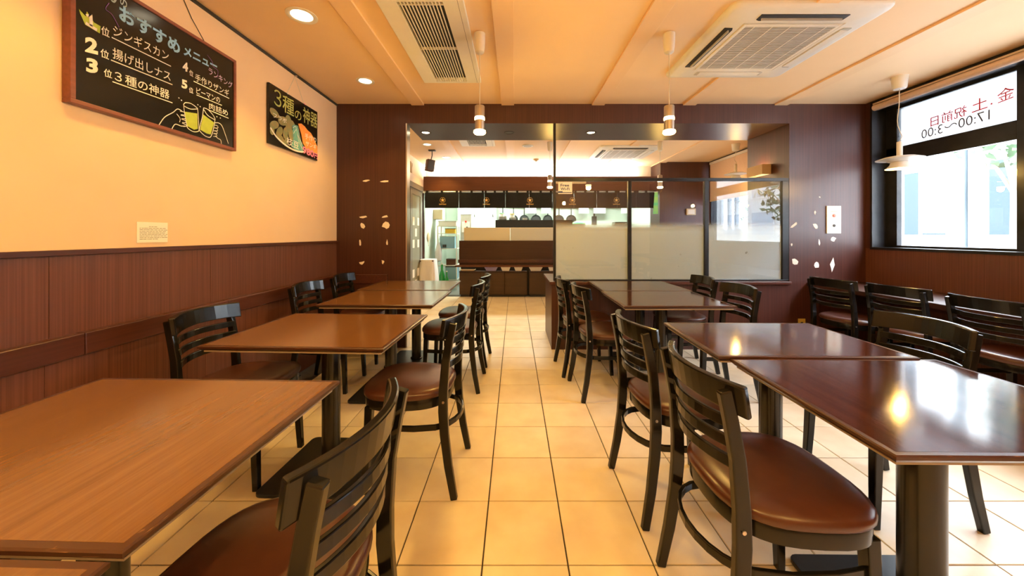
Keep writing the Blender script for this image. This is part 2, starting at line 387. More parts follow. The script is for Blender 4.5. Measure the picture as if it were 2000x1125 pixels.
# flakes of bare plaster on the brown walls
def chip(parent, px, pz, sx, sz, rot, seed):
    r = random.Random(seed); n = 8; poly = []
    for i in range(n):
        a = 2*PI*i/n; k = r.uniform(0.65, 1.4)
        u, v = sx*k*math.cos(a), sz*k*math.sin(a)
        poly.append((px + u*math.cos(rot) - v*math.sin(rot), pz + u*math.sin(rot) + v*math.cos(rot)))
    MB().prism(poly, 'y', YB-0.0015, YB+0.002).build('plaster_chip', 'chip', parent)
for i, (x, y, a, b_, r) in enumerate([(714.5,353,6.5,1.8,0.1),(751,354.3,9,1.6,0.05),(709,423.7,6,2.4,0),(752,423.3,6,2.4,0.3),
        (707.5,440,5,5.5,0.4),(754,441,6,6.5,-0.6),(703,474,1.8,6,0.1),(756,474,1.8,6,0),(706.5,513.5,6,2.6,0.2),(748,511.5,2.8,3.6,0)]):
    chip(wb, (x-1005)*YB/697, 1.17-(y-458)*YB/697, a*YB/697, b_*YB/697, r, i)
for i, (x, y, a, b_, r) in enumerate([(1551,439.5,7,3,0.6),(1593,441,3.6,6,0.5),(1592,414.5,1.6,4,0),(1628,467,4.5,5,-0.5),(1600,475,2,6.5,0.1),
        (1546,478,2,3.5,0),(1552,511,5.5,5.5,0),(1595,518,5,7,0.1),(1626,517,4,12,-0.1),(1601,385,1.5,1.5,0)]):
    chip(pier, (x-1005)*YB/697, 1.17-(y-458)*YB/697, a*YB/697, b_*YB/697, r, 40+i)

# right wall: short return, under-window wall, far part
wr = struct(MB().box(XR, XR+0.18, -2.2, 3.69, 0, 1.03).build('wall_right', 'wainscot'), 'brown panelled wall under the street window')
struct(MB().box(XR, XR+0.18, -2.2, 0.60, 1.03, CZ).build('wall_right_near', 'wainscot'))
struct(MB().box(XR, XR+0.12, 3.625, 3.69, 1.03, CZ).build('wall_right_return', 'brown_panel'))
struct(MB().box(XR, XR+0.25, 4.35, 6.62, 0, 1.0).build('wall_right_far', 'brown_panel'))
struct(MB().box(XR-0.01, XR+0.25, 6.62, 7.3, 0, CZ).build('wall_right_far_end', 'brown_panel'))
struct(MB().box(XR+0.17, XR+0.4, 3.69, 4.35, -0.2, 3.0).build('wall_right_outer', 'bldg_white'))
struct(MB().box(XL-0.1, 4.0, -2.3, -2.2, 0, CZ).build('wall_front', 'cream_wall'))
# floor: bed + tiles
fl = struct(MB().box(XL-0.1, XR+0.3, -2.3, 6.9, -0.08, -0.006).build('floor', 'grout'), 'beige ceramic tile floor with dark joints')
T = 0.3035
tm = MB().box(-T/2+0.0027, T/2-0.0027, -T/2+0.0027, T/2-0.0027, -0.006, 0.0).build('tile', 'tile', fl)
bm = bmesh.new(); bm.from_mesh(tm.data)
bmesh.ops.bevel(bm, geom=[e for e in bm.edges if all(v.co.z > -0.001 for v in e.verts)], offset=0.0015, segments=1, affect='EDGES'); bm.to_mesh(tm.data); bm.free()
cells = []
for i in range(-7, 13):
    for j in range(-8, 20):
        x = -0.114 + (i+0.5)*T; y_ = 1.264 + (j+0.5)*T
        if x - T/2 < XL-0.09 or x + T/2 > XR+0.13: continue
        if y_ > 6.85 or y_ < -2.2: continue
        cells.append((x, y_))
def score(c):
    x, y_ = c
    if y_ < 0.9: return 1e3 + abs(y_)
    return y_*y_ + (50 if abs(x)/y_ > 1.6 else 0)
cells.sort(key=score)
rest = MB(); first = True
for k, (x, y_) in enumerate(cells):
    if k < 296:
        if first: o = tm; first = False
        else:
            o = tm.copy(); C.objects.link(o); o.parent = fl
        o.location = (x, y_, 0)
    else:
        rest.box(x-T/2+0.0027, x+T/2-0.0027, y_-T/2+0.0027, y_+T/2-0.0027, -0.006, 0)
ro = rest.build('far_tiles', 'tile', fl); ro['kind'] = 'stuff'
# kitchen floor
struct(MB().box(-1.9, 3.9, 6.9, 9.4, -0.08, 0.0).build('floor_kitchen', 'kitchen_floor'))
# ceiling
ce = struct(MB().box(XL-0.1, XR+0.35, -2.3, 7.3, CZ, CZ+0.08).build('ceiling', 'ceiling'), 'orange lit ceiling with flat boards running to the back')
for bx in (-1.0, -0.07, 0.863, 1.805, 2.753):
    part('batten', 'batten', ce, bx-0.065, bx+0.065, -2.2, YB, CZ-0.016, CZ, 0.002)
    part('batten', 'batten', ce, bx-0.065, bx+0.065, 4.35, 7.05, CZ-0.016, CZ, 0.002)
struct(MB().box(-1.9, 3.9, 7.3, 9.4, 2.40, 2.48).build('ceiling_kitchen', 'mint'))
# far room
struct(MB().box(-1.86, -1.76, YB+0.1, 6.95, 0, CZ).build('wall_left_far', 'far_cream'), 'pale wall behind the sliding door')
struct(MB().box(-1.76, 2.75, 7.07, 7.15, 1.985, CZ).build('wall_back_far', 'far_cream'), 'pale wall washed by the hidden light above the kitchen')
fas = struct(MB().box(-1.70, 2.70, 6.66, 6.74, 1.985, 2.253).build('trim_3', 'fascia'), 'reddish brown fascia above the kitchen curtains')
part('shelf_board', 'fascia', fas, -1.70, 2.70, 6.74, 7.07, 1.985, 2.01)
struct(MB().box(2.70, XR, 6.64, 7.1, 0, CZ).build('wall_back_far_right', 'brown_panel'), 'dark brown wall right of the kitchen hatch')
# kitchen shell
struct(MB().box(-1.9, 3.9, 9.2, 9.3, 0, 2.45).build('wall_kitchen_back', 'mint'), 'pale green kitchen wall')
struct(MB().box(-1.88, -1.76, 6.95, 9.2, 0, 2.45).build('wall_kitchen_left', 'mint'))
struct(MB().box(2.9, 3.0, 7.1, 9.2, 0, 2.45).build('wall_kitchen_right', 'mint'))
# low wall under the glass screen
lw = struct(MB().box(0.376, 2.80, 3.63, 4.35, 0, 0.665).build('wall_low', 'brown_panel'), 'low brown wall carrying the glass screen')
part('cap_board', 'brown_rail', lw, 0.355, 2.80, 3.60, 4.37, 0.662, 0.692, 0.004)

# ------------------------------------------------------------------ glass screen
gs = thing('glass_screen', 'black framed glass screen with frosted lower half on the low brown wall', 'screen', (0,3.70,0.692))
def gb(name, x0,x1,z0,z1, y0=-0.018,y1=0.018, m='frame_black'): return part(name, m, gs, x0,x1,y0,y1,z0,z1, 0.002)
gb('tall_post', 0.402, 0.427, 0, 1.627)
gb('frame_bar', 0.427, 2.83, 1.03, 1.062); gb('frame_bar', 0.427, 2.83, 0.0, 0.012)
for a, b_ in ((1.172,1.208),(1.962,2.005),(2.765,2.83)): gb('frame_post', a, b_, 0.012, 1.03)
for a, b_ in ((0.427,1.172),(1.208,1.962),(2.005,2.765)):
    g = part('glass_pane', 'screen_glass', gs, a, b_, -0.0005, 0.0005, 0.012, 1.03)
    part('frosted_film', 'film', g, a+0.001, b_-0.001, 0.0020, 0.0021, 0.013, 0.63)
wf = thing('wifi_sticker', 'small white sticker on the top left corner of the glass screen', 'sticker', (0.452, 3.697, 1.59))
part('sticker_sheet', 'paper', wf, 0, 0.145, -0.002, 0, 0, 0.122)
part('blue_band', 'wifi_blue', wf, 0, 0.045, -0.0026, -0.002, 0.010, 0.028)
part('blue_line', 'wifi_blue', wf, 0.045, 0.14, -0.0024, -0.002, 0.010, 0.018)

# ------------------------------------------------------------------ text and strokes
def text_mesh(s, off=0.0):
    cu = bpy.data.curves.new('lettering', 'FONT'); cu.body = s; cu.size = 1; cu.offset = off; cu.resolution_u = 3
    o = bpy.data.objects.new('lettering', cu); C.objects.link(o)
    bpy.context.view_layer.update()
    me = bpy.data.meshes.new_from_object(o.evaluated_get(bpy.context.evaluated_depsgraph_get()))
    bpy.data.objects.remove(o); me.name = 'lettering'
    return me
def text(s, p0, p1, h, m, parent, org, plane='x', off=0.0, name='lettering', lift=0.002):
    """lettering fitted from baseline start p0 to end p1 (in-plane coords), height h; lies in plane x=const (u=+y) or y=const (u=+x, facing -y)"""
    me = text_mesh(s, off)
    xs = [v.co.x for v in me.vertices]; zs = [v.co.y for v in me.vertices]
    if not xs: return None
    x0, x1, z0, z1 = min(xs), max(xs), min(zs), max(zs)
    du, dv = p1[0]-p0[0], p1[1]-p0[1]; L = math.hypot(du, dv)
    sx, sz = L/(x1-x0), h/(z1-z0)
    for v in me.vertices:
        a = (v.co.x-x0)*sx/L; b_ = (v.co.y-z0)*sz
        u = p0[0] + du*a; q = p0[1] + dv*a + b_
        v.co = (lift, u-org[0], q-org[1]) if plane == 'x' else (u-org[0], -lift, q-org[1])
    me.materials.clear(); me.materials.append(M[m])
    o = bpy.data.objects.new(name, me); C.objects.link(o); o.parent = parent
    return o
def stroke(pts, wd, m, parent, org, name='chalk_line', lift=0.002):
    mb = MB()
    P = [Vector((p[0]-org[0], p[1]-org[1])) for p in pts]; L, R = [], []
    for i, p in enumerate(P):
        t = (P[min(i+1,len(P)-1)] - P[max(i-1,0)]).normalized(); n = Vector((-t.y, t.x))*wd/2
        L.append((lift, (p+n).x, (p+n).y)); R.append((lift, (p-n).x, (p-n).y))
    n = len(P)
    mb.add(L+R, [(i, i+1, n+i+1, n+i) for i in range(n-1)])
    return mb.build(name, m, parent)
def fill(pts, m, parent, org, name, lift=0.0015):
    mb = MB(); mb.add([(lift, p[0]-org[0], p[1]-org[1]) for p in pts], [tuple(range(len(pts)))])
    return mb.build(name, m, parent)
def smooth_line(pts, k=5):
    out = []
    for i in range(len(pts)-1):
        p0, p1, p2, p3 = pts[max(i-1,0)], pts[i], pts[i+1], pts[min(i+2,len(pts)-1)]
        for j in range(k):
            t = j/k
            out.append(tuple(0.5*((2*p1[q]) + (-p0[q]+p2[q])*t + (2*p0[q]-5*p1[q]+4*p2[q]-p3[q])*t*t + (-p0[q]+3*p1[q]-3*p2[q]+p3[q])*t**3) for q in (0,1)))
    out.append(pts[-1]); return out
text('Free', (0.476,1.665), (0.565,1.665), 0.030, 'wifi_blue', wf, (0.452,1.59), 'y', 0.02, lift=0.0026)
text('Wi-Fi', (0.476,1.628), (0.568,1.628), 0.028, 'wifi_blue', wf, (0.452,1.59), 'y', 0.02, lift=0.0026)

# ------------------------------------------------------------------ chairs
def make_chair():
    t = thing('dining_chair', '', 'chair')
    # seat pad
    def outline(k, z, w0=0.205, d=0.205, n=40):
        r = []
        for i in range(n):
            a = 2*PI*i/n; c, s_ = math.cos(a), math.sin(a); e = 2/2.9
            yy = math.copysign(abs(s_)**e, s_)*d*k
            ww = (w0 + 0.016*(yy/d))*k
            r.append(Vector((math.copysign(abs(c)**e, c)*ww, yy, z)))
        return r
    mb = MB(); mb.rings([outline(0.975,0.432), outline(1.0,0.440), outline(1.0,0.452), outline(0.975,0.461), outline(0.90,0.468), outline(0.7,0.472), outline(0.4,0.474), outline(0.1,0.4745)])
    mb.build('seat', 'vinyl', t, smooth=True)
    mb = MB(); mb.rings([outline(0.93,0.386), outline(0.965,0.388), outline(0.965,0.428), outline(0.95,0.434)]); mb.build('seat_frame', 'black', t, smooth=True)
    # rear posts
    for s_ in (-1, 1):
        pts = [(0.188,-0.245,0),(0.182,-0.218,0.14),(0.176,-0.199,0.28),(0.173,-0.192,0.38),(0.172,-0.193,0.47),(0.171,-0.203,0.60),(0.171,-0.221,0.70),(0.171,-0.237,0.775)]
        pts = [(s_*x, y_, z) for x, y_, z in pts]
        q = MB().sweep(pts, [0.024]*8, [0.030,0.036,0.040,0.042,0.040,0.036,0.034,0.032], up=(0,-1,0)).build('back_post', 'black', t, bevel=0.004)
        MB().lathe([(0.0055,0),(0.0055,0.003),(0.001,0.004)], (s_*0.185,-0.195,0.425) if s_ > 0 else (-0.189,-0.195,0.425), 10, 'x').build('screw', 'screw', q)
    # front legs
    for s_ in (-1, 1):
        MB().sweep([(s_*0.168,0.166,0),(s_*0.162,0.156,0.2),(s_*0.158,0.148,0.392)], [0.026,0.031,0.035], [0.026,0.031,0.035], up=(0,1,0)).build('leg', 'black', t, bevel=0.003)
    # crest rail, curved, concave to the sitter
    mb = MB(); rs = []
    n = 14
    for i in range(n+1):
        x = -0.197 + 0.394*i/n; k = (2*i/n-1)
        yb = -0.192 - 0.064*(1-k*k); tx = Vector((1, 0.064*(2*k)*2/0.394, 0)).normalized(); nn = Vector((-tx.y, tx.x, 0))
        bot = 0.712 + 0.010*(1-k*k) ; top = 0.793 + 0.004*(1-k*k)
        p = Vector((x, yb, 0))
        rs.append([p - nn*0.011 + Vector((0,0.006,bot)), p + nn*0.012 + Vector((0,0.006,bot)), p + nn*0.011 + Vector((0,-0.006,top)), p - nn*0.012 + Vector((0,-0.006,top))])
    mb.rings(rs); mb.build('crest_rail', 'black', t, bevel=0.005, smooth=False)
    for z, yb in ((0.682,-0.197),(0.628,-0.190),(0.574,-0.184)):
        MB().sweep(arc(-0.166, 0.166, yb, -0.055, 12, z), 0.013, 0.031).build('slat', 'black', t, bevel=0.003)
    # bent stretcher ring
    pts = [(-0.160,0.150,0.30),(-0.174,0.05,0.30),(-0.176,-0.06,0.30)]
    for i in range(13):
        a = PI + PI*i/12; pts.append((0.166*math.cos(a), -0.12+0.125*math.sin(a), 0.30))
    pts += [(0.176,-0.06,0.30),(0.174,0.05,0.30),(0.160,0.150,0.30)]
    MB().sweep(pts, 0.012, 0.026).build('stretcher', 'black', t, bevel=0.003)
    return t
chair0 = make_chair(); used = []
def chair(x, y_, face, label, group):
    """face: degrees the sitter looks towards (0 = +X)"""
    t = chair0 if not used else copy_tree(chair0)
    used.append(1)
    t.location = (x, y_, 0); t.rotation_euler = (0, 0, math.radians(face-90)); t['label'] = label; t['group'] = group
    return t
GA, GB_, GC, GD, GE = 'chairs right of the aisle', 'chairs left of the aisle', 'chairs along the left wall', 'chairs at the window counter', 'chairs on the window side of the right tables'
chair(0.765, 1.08, 1, 'black ladder-back chair with glossy brown seat, nearest one at right of the aisle', GA)
chair(0.745, 1.625, 5, 'ladder-back chair right of the aisle, directly behind the nearest right one', GA)
chair(0.70, 2.69, 6, 'slim-looking ladder-back chair at the far right table, nearer of its aisle pair', GA)
chair(0.63, 3.12, 4, 'ladder-back chair at the end of the low wall, farthest right of the aisle', GA)
chair(-0.538, 0.762, 175.5, 'black ladder-back chair at bottom left foreground, crest rail cutting across the view', GB_)
chair(-0.505, 1.775, 178, 'brown-seated chair by the aisle tucked at the second left table', GB_)
chair(-0.505, 2.82, 178, 'chair by the left aisle at the long rear table, nearer of two', GB_)
chair(-0.49, 3.33, 178, 'chair by the left aisle at the long rear table, farther of two', GB_)
chair(-1.345, 1.80, 0, 'chair against the left panelling at the second table, blue-grey sheen on crest', GC)
chair(-1.41, 2.79, 0, 'chair against the left panelling at the long rear table, nearer one', GC)
chair(-1.41, 3.385, 0, 'chair in the left rear corner beside the torn brown wall', GC)
chair(2.92, 3.085, 8, 'black chair at the window counter in the back corner by the pier', GD)
chair(3.01, 2.65, 8, 'black chair at the window counter, middle of the three', GD)
chair(3.01, 2.11, 0, 'black chair at the window counter cut by the right picture edge', GD)
chair(1.60, 1.59, 180, 'chair on the window side of the dark joined tables, crest facing aisle', GE)
chair(1.465, 2.66, 182, 'chair on the window side of the table before the glass screen, nearer one', GE)
chair(1.47, 3.19, 178, 'chair on the window side tucked under the frosted screen, farther one', GE)

# ------------------------------------------------------------------ tables
def table(cx, cy, w_, l_, h, rz, label, group, top='table_top', post=0.0425, dx=0, dy=0):
    t = thing('dining_table', label, 'table', (cx, cy, 0), math.radians(rz), group)
    e = 0.015
    o = part('tabletop', top, t, -w_/2+e, w_/2-e, -l_/2+e, l_/2-e, h-0.020, h+0.0003)
    # chamfered edge rim, four mitred sides
    mb = MB()
    prof = [(0.0, h-0.0003), (-0.004, h), (0.0-e, h), (0.0-e, h-0.026), (-0.012, h-0.026), (0.0, h-0.012)]
    prof = [(-e, h), (-0.003, h), (0.0, h-0.003), (0.0, h-0.010), (-0.010, h-0.020), (-e, h-0.020)]
    rs = []
    for sx, sy in ((-1,-1),(1,-1),(1,1),(-1,1),(-1,-1)):
        rs.append([Vector((sx*(w_/2+p), sy*(l_/2+p), z)) for p, z in prof])
    mb.rings(rs, False, False); mb.build('edge_rim', 'table_edge', t)
    part('under_band', 'band', t, -w_/2+0.016, w_/2-0.016, -l_/2+0.016, l_/2-0.016, h-0.029, h-0.0202)
    part('mount_plate', 'plate', t, -0.16+dx, 0.16+dx, -0.16+dy, 0.16+dy, h-0.040, h-0.0292)
    MB().lathe([(post*1.25,0.0165),(post*1.25,0.026),(post,0.030),(post,h-0.040)], (dx,dy,0), 32).build('post', 'post', t, smooth=True)
    mb = MB(); r = 0.03; q = 0.228; poly = []
    for sx, sy, a0 in ((1,1,0),(-1,1,90),(-1,-1,180),(1,-1,270)):
        for k in range(5):
            a = math.radians(a0+k*22.5); poly.append((sx*(q-r)+r*math.cos(a)+dx, sy*(q-r)+r*math.sin(a)+dy))
    mb.prism(poly, 'z', 0.001, 0.0165); mb.build('base_plate', 'plate', t, bevel=0.003)
    return t
GL, GR = 'tables along the left wall', 'tables right of the aisle'
table(-0.984,0.221,0.785,0.61,0.700,-1.6,'wooden table corner at the bottom left edge of the view, nearest of all',GL)
table(-0.962,0.847,0.785,0.62,0.702,-1.6,'large orange-brown table with worn edges in the left foreground',GL, dy=-0.01)
table(-0.925,1.80,0.80,0.63,0.70,-2.6,'orange-brown table second from the front on the left',GL, dx=0.0)
table(-0.93,2.685,0.79,0.615,0.70,-1.5,'front half of the joined rear tables on the left',GL)
table(-0.945,3.33,0.79,0.62,0.70,-0.8,'rear half of the joined tables on the left, before the torn brown wall',GL, dx=0.03)
table(1.208,1.060,0.775,0.60,0.696,-0.6,'dark brown table at right foreground reflecting the bright window',GR,'table_top_dark', post=0.052)
table(1.165,1.625,0.755,0.53,0.703,-1.2,'dark brown table joined behind the right foreground one',GR,'table_top_dark', post=0.045)
table(1.09,2.655,0.745,0.63,0.70,0,'greyish brown table before the glass screen, front half of the pair',GR,'table_top_dark')
table(1.115,3.29,0.745,0.63,0.70,0,'rear half of the table pair touching the low wall under the screen',GR,'table_top_dark', dx=0.04)

# window counter
wc = thing('window_counter', 'long brown counter shelf along the wall under the street window', 'counter', (3.325, 1.0, 0))
part('counter_top', 'counter_wood', wc, -0.305, 0.305, -2.9, 2.69, 0.635, 0.675, 0.004)
part('under_rail', 'brown_rail', wc, 0.20, 0.305, -2.9, 2.69, 0.52, 0.634)
part('end_panel', 'brown_panel', wc, -0.20, 0.305, 2.66, 2.69, 0.0, 0.634)
part('support_panel', 'brown_panel', wc, -0.15, 0.305, -0.3, -0.27, 0.0, 0.634)

# ------------------------------------------------------------------ blackboards
b1 = thing('menu_blackboard', 'large brown-framed blackboard with a chalk ranking of dishes on the left wall', 'blackboard', (-1.836,1.88,1.71))
O1 = (1.88, 1.71)
part('board_panel', 'board', b1, 0.004, 0.030, -0.425, 0.425, 0.01, 0.57)
for a, b_, c_, d in ((-0.433,0.43,-0.002,0.016),(-0.433,0.43,0.566,0.584)): part('frame_rail', 'board_frame', b1, 0, 0.036, a, b_, c_, d, 0.002)
for a, b_ in ((-0.433,-0.415),(0.412,0.43)): part('frame_stile', 'board_frame', b1, 0, 0.0365, a, b_, 0.016, 0.566, 0.002)
def t1(s, p0, p1, h, m='chalk_white', off=0.0): return text(s, p0, p1, h, m, b1, O1, 'x', off, lift=0.0315)
def s1(pts, wd=0.004, m='chalk_white', k=5, name='chalk_line'): return stroke(smooth_line(pts, k) if k else pts, wd, m, b1, O1, name, 0.032)
def f1(pts, m, name, lift=0.031): return fill(pts, m, b1, O1, name, lift)
t1('おすすめ', (1.628,2.150), (1.925,2.136), 0.074, 'chalk_blue', 0.035)
t1('メニュー', (1.945,2.150), (2.165,2.160), 0.052, 'chalk_blue', 0.035)
t1('ランキング', (2.105,2.118), (2.282,2.098), 0.042, 'chalk_lilac', 0.01)
t1('の', (1.632,2.222), (1.662,2.220), 0.036, 'chalk_grey', 0.02)
for k_ in range(3):
    c_ = 1.505 + 0.045*k_
    s1([(c_,2.272),(c_-0.006,2.245),(c_,2.222),(c_+0.012,2.218),(c_+0.020,2.240),(c_+0.016,2.275)], 0.008, 'chalk_grey')
f1([(1.483,2.088),(1.478,2.105),(1.502,2.088),(1.506,2.112),(1.532,2.080),(1.556,2.078),(1.553,2.045),(1.50,2.052)][::-1], 'chalk_green', 'chalk_crown')
for s_, a, b_, h in (('2',(1.499,1.938),(1.546,1.948),0.066),('3',(1.503,1.855),(1.546,1.865),0.062),('4',(1.940,2.060),(1.972,2.068),0.050),('5',(1.934,1.965),(1.968,1.970),0.048)):
    t1(s_, a, b_, h, off=0.045)
for a, b_, h in (((1.558,2.045),(1.590,2.045),0.040),((1.555,1.946),(1.588,1.946),0.038),((1.568,1.866),(1.600,1.868),0.036),((1.980,2.055),(2.004,2.053),0.032),((1.978,1.958),(2.004,1.960),0.032)):
    t1('位', a, b_, h, off=0.01)
s1([(1.505,2.092),(1.519,2.108),(1.521,2.058)], 0.013, k=0); s1([(1.501,2.060),(1.542,2.053)], 0.013, k=0)
t1('ジンギスカン', (1.604,2.066), (1.862,2.074), 0.050)
t1('揚げ出しナス', (1.602,1.962), (1.872,1.972), 0.050, off=0.004)
t1('３種の神器', (1.610,1.864), (1.866,1.876), 0.048, off=0.006)
t1('手作りザンギ', (2.016,2.040), (2.255,2.040), 0.042)
t1('ピーマンの', (2.024,1.970), (2.186,1.974), 0.036)
t1('肉詰め', (2.108,1.912), (2.246,1.914), 0.038)
for a, b_ in (((1.598,2.053),(1.874,2.053)),((1.595,1.950),(1.882,1.960)),((1.601,1.856),(1.882,1.864)),((2.006,2.032),(2.256,2.030)),((2.024,1.962),(2.20,1.966)),((2.099,1.905),(2.251,1.903))):
    s1([a, b_], 0.0045, k=0, name='underline')
f1([(1.951,1.842),(2.030,1.858),(2.034,1.772),(2.010,1.760),(1.968,1.768)][::-1], 'chalk_green', 'chalk_drink')
f1([(2.070,1.866),(2.144,1.842),(2.120,1.764),(2.092,1.762),(2.048,1.772)][::-1], 'chalk_green', 'chalk_drink')
s1([(1.946,1.876),(1.950,1.84),(1.965,1.770),(1.975,1.755),(2.005,1.748),(2.034,1.758),(2.040,1.775),(2.034,1.86),(2.030,1.890)])
s1([(1.944,1.876),(1.955,1.892),(1.985,1.900),(2.010,1.896),(2.030,1.888)]); s1([(1.946,1.872),(1.985,1.868),(2.030,1.884)])
s1([(2.070,1.905),(2.062,1.850),(2.044,1.780),(2.048,1.762),(2.080,1.745),(2.112,1.745),(2.126,1.765),(2.140,1.81),(2.150,1.868)])
s1([(2.070,1.905),(2.100,1.905),(2.135,1.885),(2.150,1.865)]); s1([(2.072,1.895),(2.10,1.870),(2.150,1.860)])
s1([(1.811,1.726),(1.84,1.775),(1.885,1.815),(1.910,1.842),(1.935,1.840)]); s1([(1.878,1.724),(1.897,1.756),(1.93,1.757),(1.955,1.764)])
for k in range(4): s1([(1.925+k*0.004,1.835-k*0.020),(1.948+k*0.003,1.838-k*0.022),(1.953+k*0.003,1.825-k*0.020),(1.930+k*0.004,1.818-k*0.020)], 0.003)
s1([(1.905,1.815),(1.925,1.795),(1.922,1.775)], 0.003); s1([(2.148,1.842),(2.175,1.850),(2.20,1.84),(2.225,1.795),(2.25,1.742)]); s1([(2.15,1.765),(2.17,1.755),(2.19,1.75),(2.196,1.728)])
for k in range(4): s1([(2.146-k*0.003,1.828-k*0.018),(2.166-k*0.003,1.830-k*0.018),(2.17-k*0.003,1.818-k*0.018),(2.146-k*0.003,1.812-k*0.018)], 0.003)
for a in ((1.915,1.905),(1.930,1.898),(2.03,1.91),(2.045,1.905),(2.16,1.885),(2.185,1.885)): s1([a,(a[0]+0.006,a[1]-0.002)], 0.005, k=0)
s1([(1.588,2.20),(1.575,2.165),(1.60,2.155),(1.628,2.115)], 0.0025, 'chalk_purple'); s1([(2.095,2.225),(2.13,2.20),(2.135,2.175),(2.17,2.165),(2.165,2.12)], 0.0025, 'chalk_purple')
for ya, yb in ((2.10,1.96),(1.62,1.76)):
    MB().tube([(0.02,ya-1.88,0.578),(-0.001,(ya+yb)/2-1.88,0.69),(0.002,yb-1.88,0.788)], 0.0022, 6).build('hanging_cord', 'black_cord', b1)

b2 = thing('dish_blackboard', 'small frameless blackboard with coloured chalk food drawing near the back corner', 'blackboard', (-1.836,2.967,1.847))
O2 = (2.967, 1.847)
part('board_panel', 'board', b2, 0.0, 0.018, -0.325, 0.325, 0, 0.452, 0.002)
def t2(s, p0, p1, h, m='chalk_white', off=0.0): return text(s, p0, p1, h, m, b2, O2, 'x', off, lift=0.0225)
def s2(pts, wd=0.004, m='chalk_white', name='chalk_line'): return stroke(smooth_line(pts), wd, m, b2, O2, name, 0.0215)
def oval(cx, cz, a, b_, rot, m, name='chalk_shape', lift=0.0195, n=14):
    pts = []
    for i in range(n):
        t = 2*PI*i/n; u, v = a*math.cos(t), b_*math.sin(t)
        yy = cx+u*math.cos(rot)-v*math.sin(rot); zz = cz+u*math.sin(rot)+v*math.cos(rot)
        pts.append((min(max(yy,2.650),3.286), min(max(zz,1.852),2.29)))
    return fill(pts, m, b2, O2, name, lift)
t2('３', (2.69,2.150), (2.775,2.150), 0.125, 'chalk_olive', 0.0)
t2('種', (2.79,2.135), (2.935,2.135), 0.135, 'chalk_olive', 0.01)
t2('の', (2.945,2.130), (3.035,2.130), 0.075, 'chalk_olive', 0.0)
t2('神器', (3.06,2.135), (3.28,2.140), 0.135, 'chalk_olive', 0.01)
for i, (cx, cz, a, b_, r) in enumerate([(2.70,2.09,0.055,0.03,-0.2),(2.80,2.06,0.06,0.035,0.3),(2.87,2.06,0.045,0.07,0.1),(2.70,2.0,0.055,0.03,0.4),(2.76,1.965,0.05,0.03,0.9),(2.83,1.975,0.05,0.03,1.3),(2.90,1.985,0.05,0.035,1.7),(2.77,1.92,0.06,0.025,-0.5),(2.84,1.92,0.045,0.02,1.2),(2.67,1.955,0.03,0.04,0.2),(2.93,2.07,0.04,0.02,-0.8)]):
    oval(cx, cz, a, b_, r, 'chalk_tan', lift=0.0190+0.0001*i)
fill([(2.915,2.055),(2.94,2.075),(2.985,2.08),(3.02,1.98),(3.07,1.93),(3.06,1.875),(2.98,1.865),(2.90,1.885),(2.93,1.96)][::-1], 'chalk_teal', b2, O2, 'chalk_shape', 0.0203)
s2([(2.92,2.04),(2.96,2.065),(2.99,2.0),(3.05,1.94)], 0.004); s2([(2.93,2.0),(2.97,2.04),(3.0,1.96),(3.05,1.90)], 0.004); s2([(2.99,2.08),(3.02,1.99),(3.05,1.89)], 0.003)
fill([(2.995,2.10),(3.04,2.115),(3.09,2.105),(3.13,2.085),(3.18,2.075),(3.23,2.04),(3.283,1.98),(3.284,1.91),(3.21,1.905),(3.12,1.91),(3.06,1.955),(3.04,2.02)][::-1], 'chalk_orange', b2, O2, 'chalk_shape', 0.0205)
s2([(2.652,1.965),(2.72,1.915),(2.82,1.880),(2.93,1.865),(3.03,1.872),(3.08,1.885)], 0.014, name='plate_rim')
t2('フラポ', (2.68,2.052), (2.84,2.050), 0.038, off=0.01)
t2('手作り', (3.085,2.000), (3.262,2.005), 0.050, off=0.004)
t2('ザンギ', (3.10,1.945), (3.265,1.945), 0.042, off=0.004)
t2('枝豆', (2.84,1.888), (3.0,1.882), 0.062, off=0.006)
t2('980', (3.055,1.868), (3.225,1.862), 0.062, 'chalk_pink', 0.03)
t2('円', (3.232,1.862), (3.286,1.862), 0.05, 'chalk_pink', 0.02)
for yy in (-0.105, 0.13):
    MB().tube([(0.010,yy,0.452),(0.003,0.012,0.640)], 0.0022, 6).build('hanging_cord', 'cord', b2)
    MB().lathe([(0.010,0),(0.010,0.006),(0.004,0.012)], (0.010,yy,0.448), 10).build('cord_knot', 'chalk_pink' if yy > 0 else 'cord', b2)
MB().lathe([(0.006,0),(0.006,0.02)], (0.0,0.012,0.645), 8, 'x').build('nail', 'steel', b2)

pn = thing('paper_notice', 'white paper notice of small print pinned low on the cream wall', 'notice', (-1.839,1.812,1.13))
part('sheet', 'paper', pn, 0, 0.003, -0.077, 0.077, 0, 0.102)
mb = MB(); r = random.Random(3)
for k in range(9):
    z = 0.078 - k*0.0078; yy = -0.065
    if k == 0: yy = -0.02
    while yy < (0.065 if 0 < k < 8 else 0.015):
        l = r.uniform(0.006,0.02); mb.add([(0.0034,yy,z),(0.0034,yy+l,z),(0.0034,yy+l,z+0.0022),(0.0034,yy,z+0.0022)], [(0,1,2,3)]); yy += l + r.uniform(0.001,0.004)
o = mb.build('small_print', 'ink', pn); o['kind'] = 'stuff'

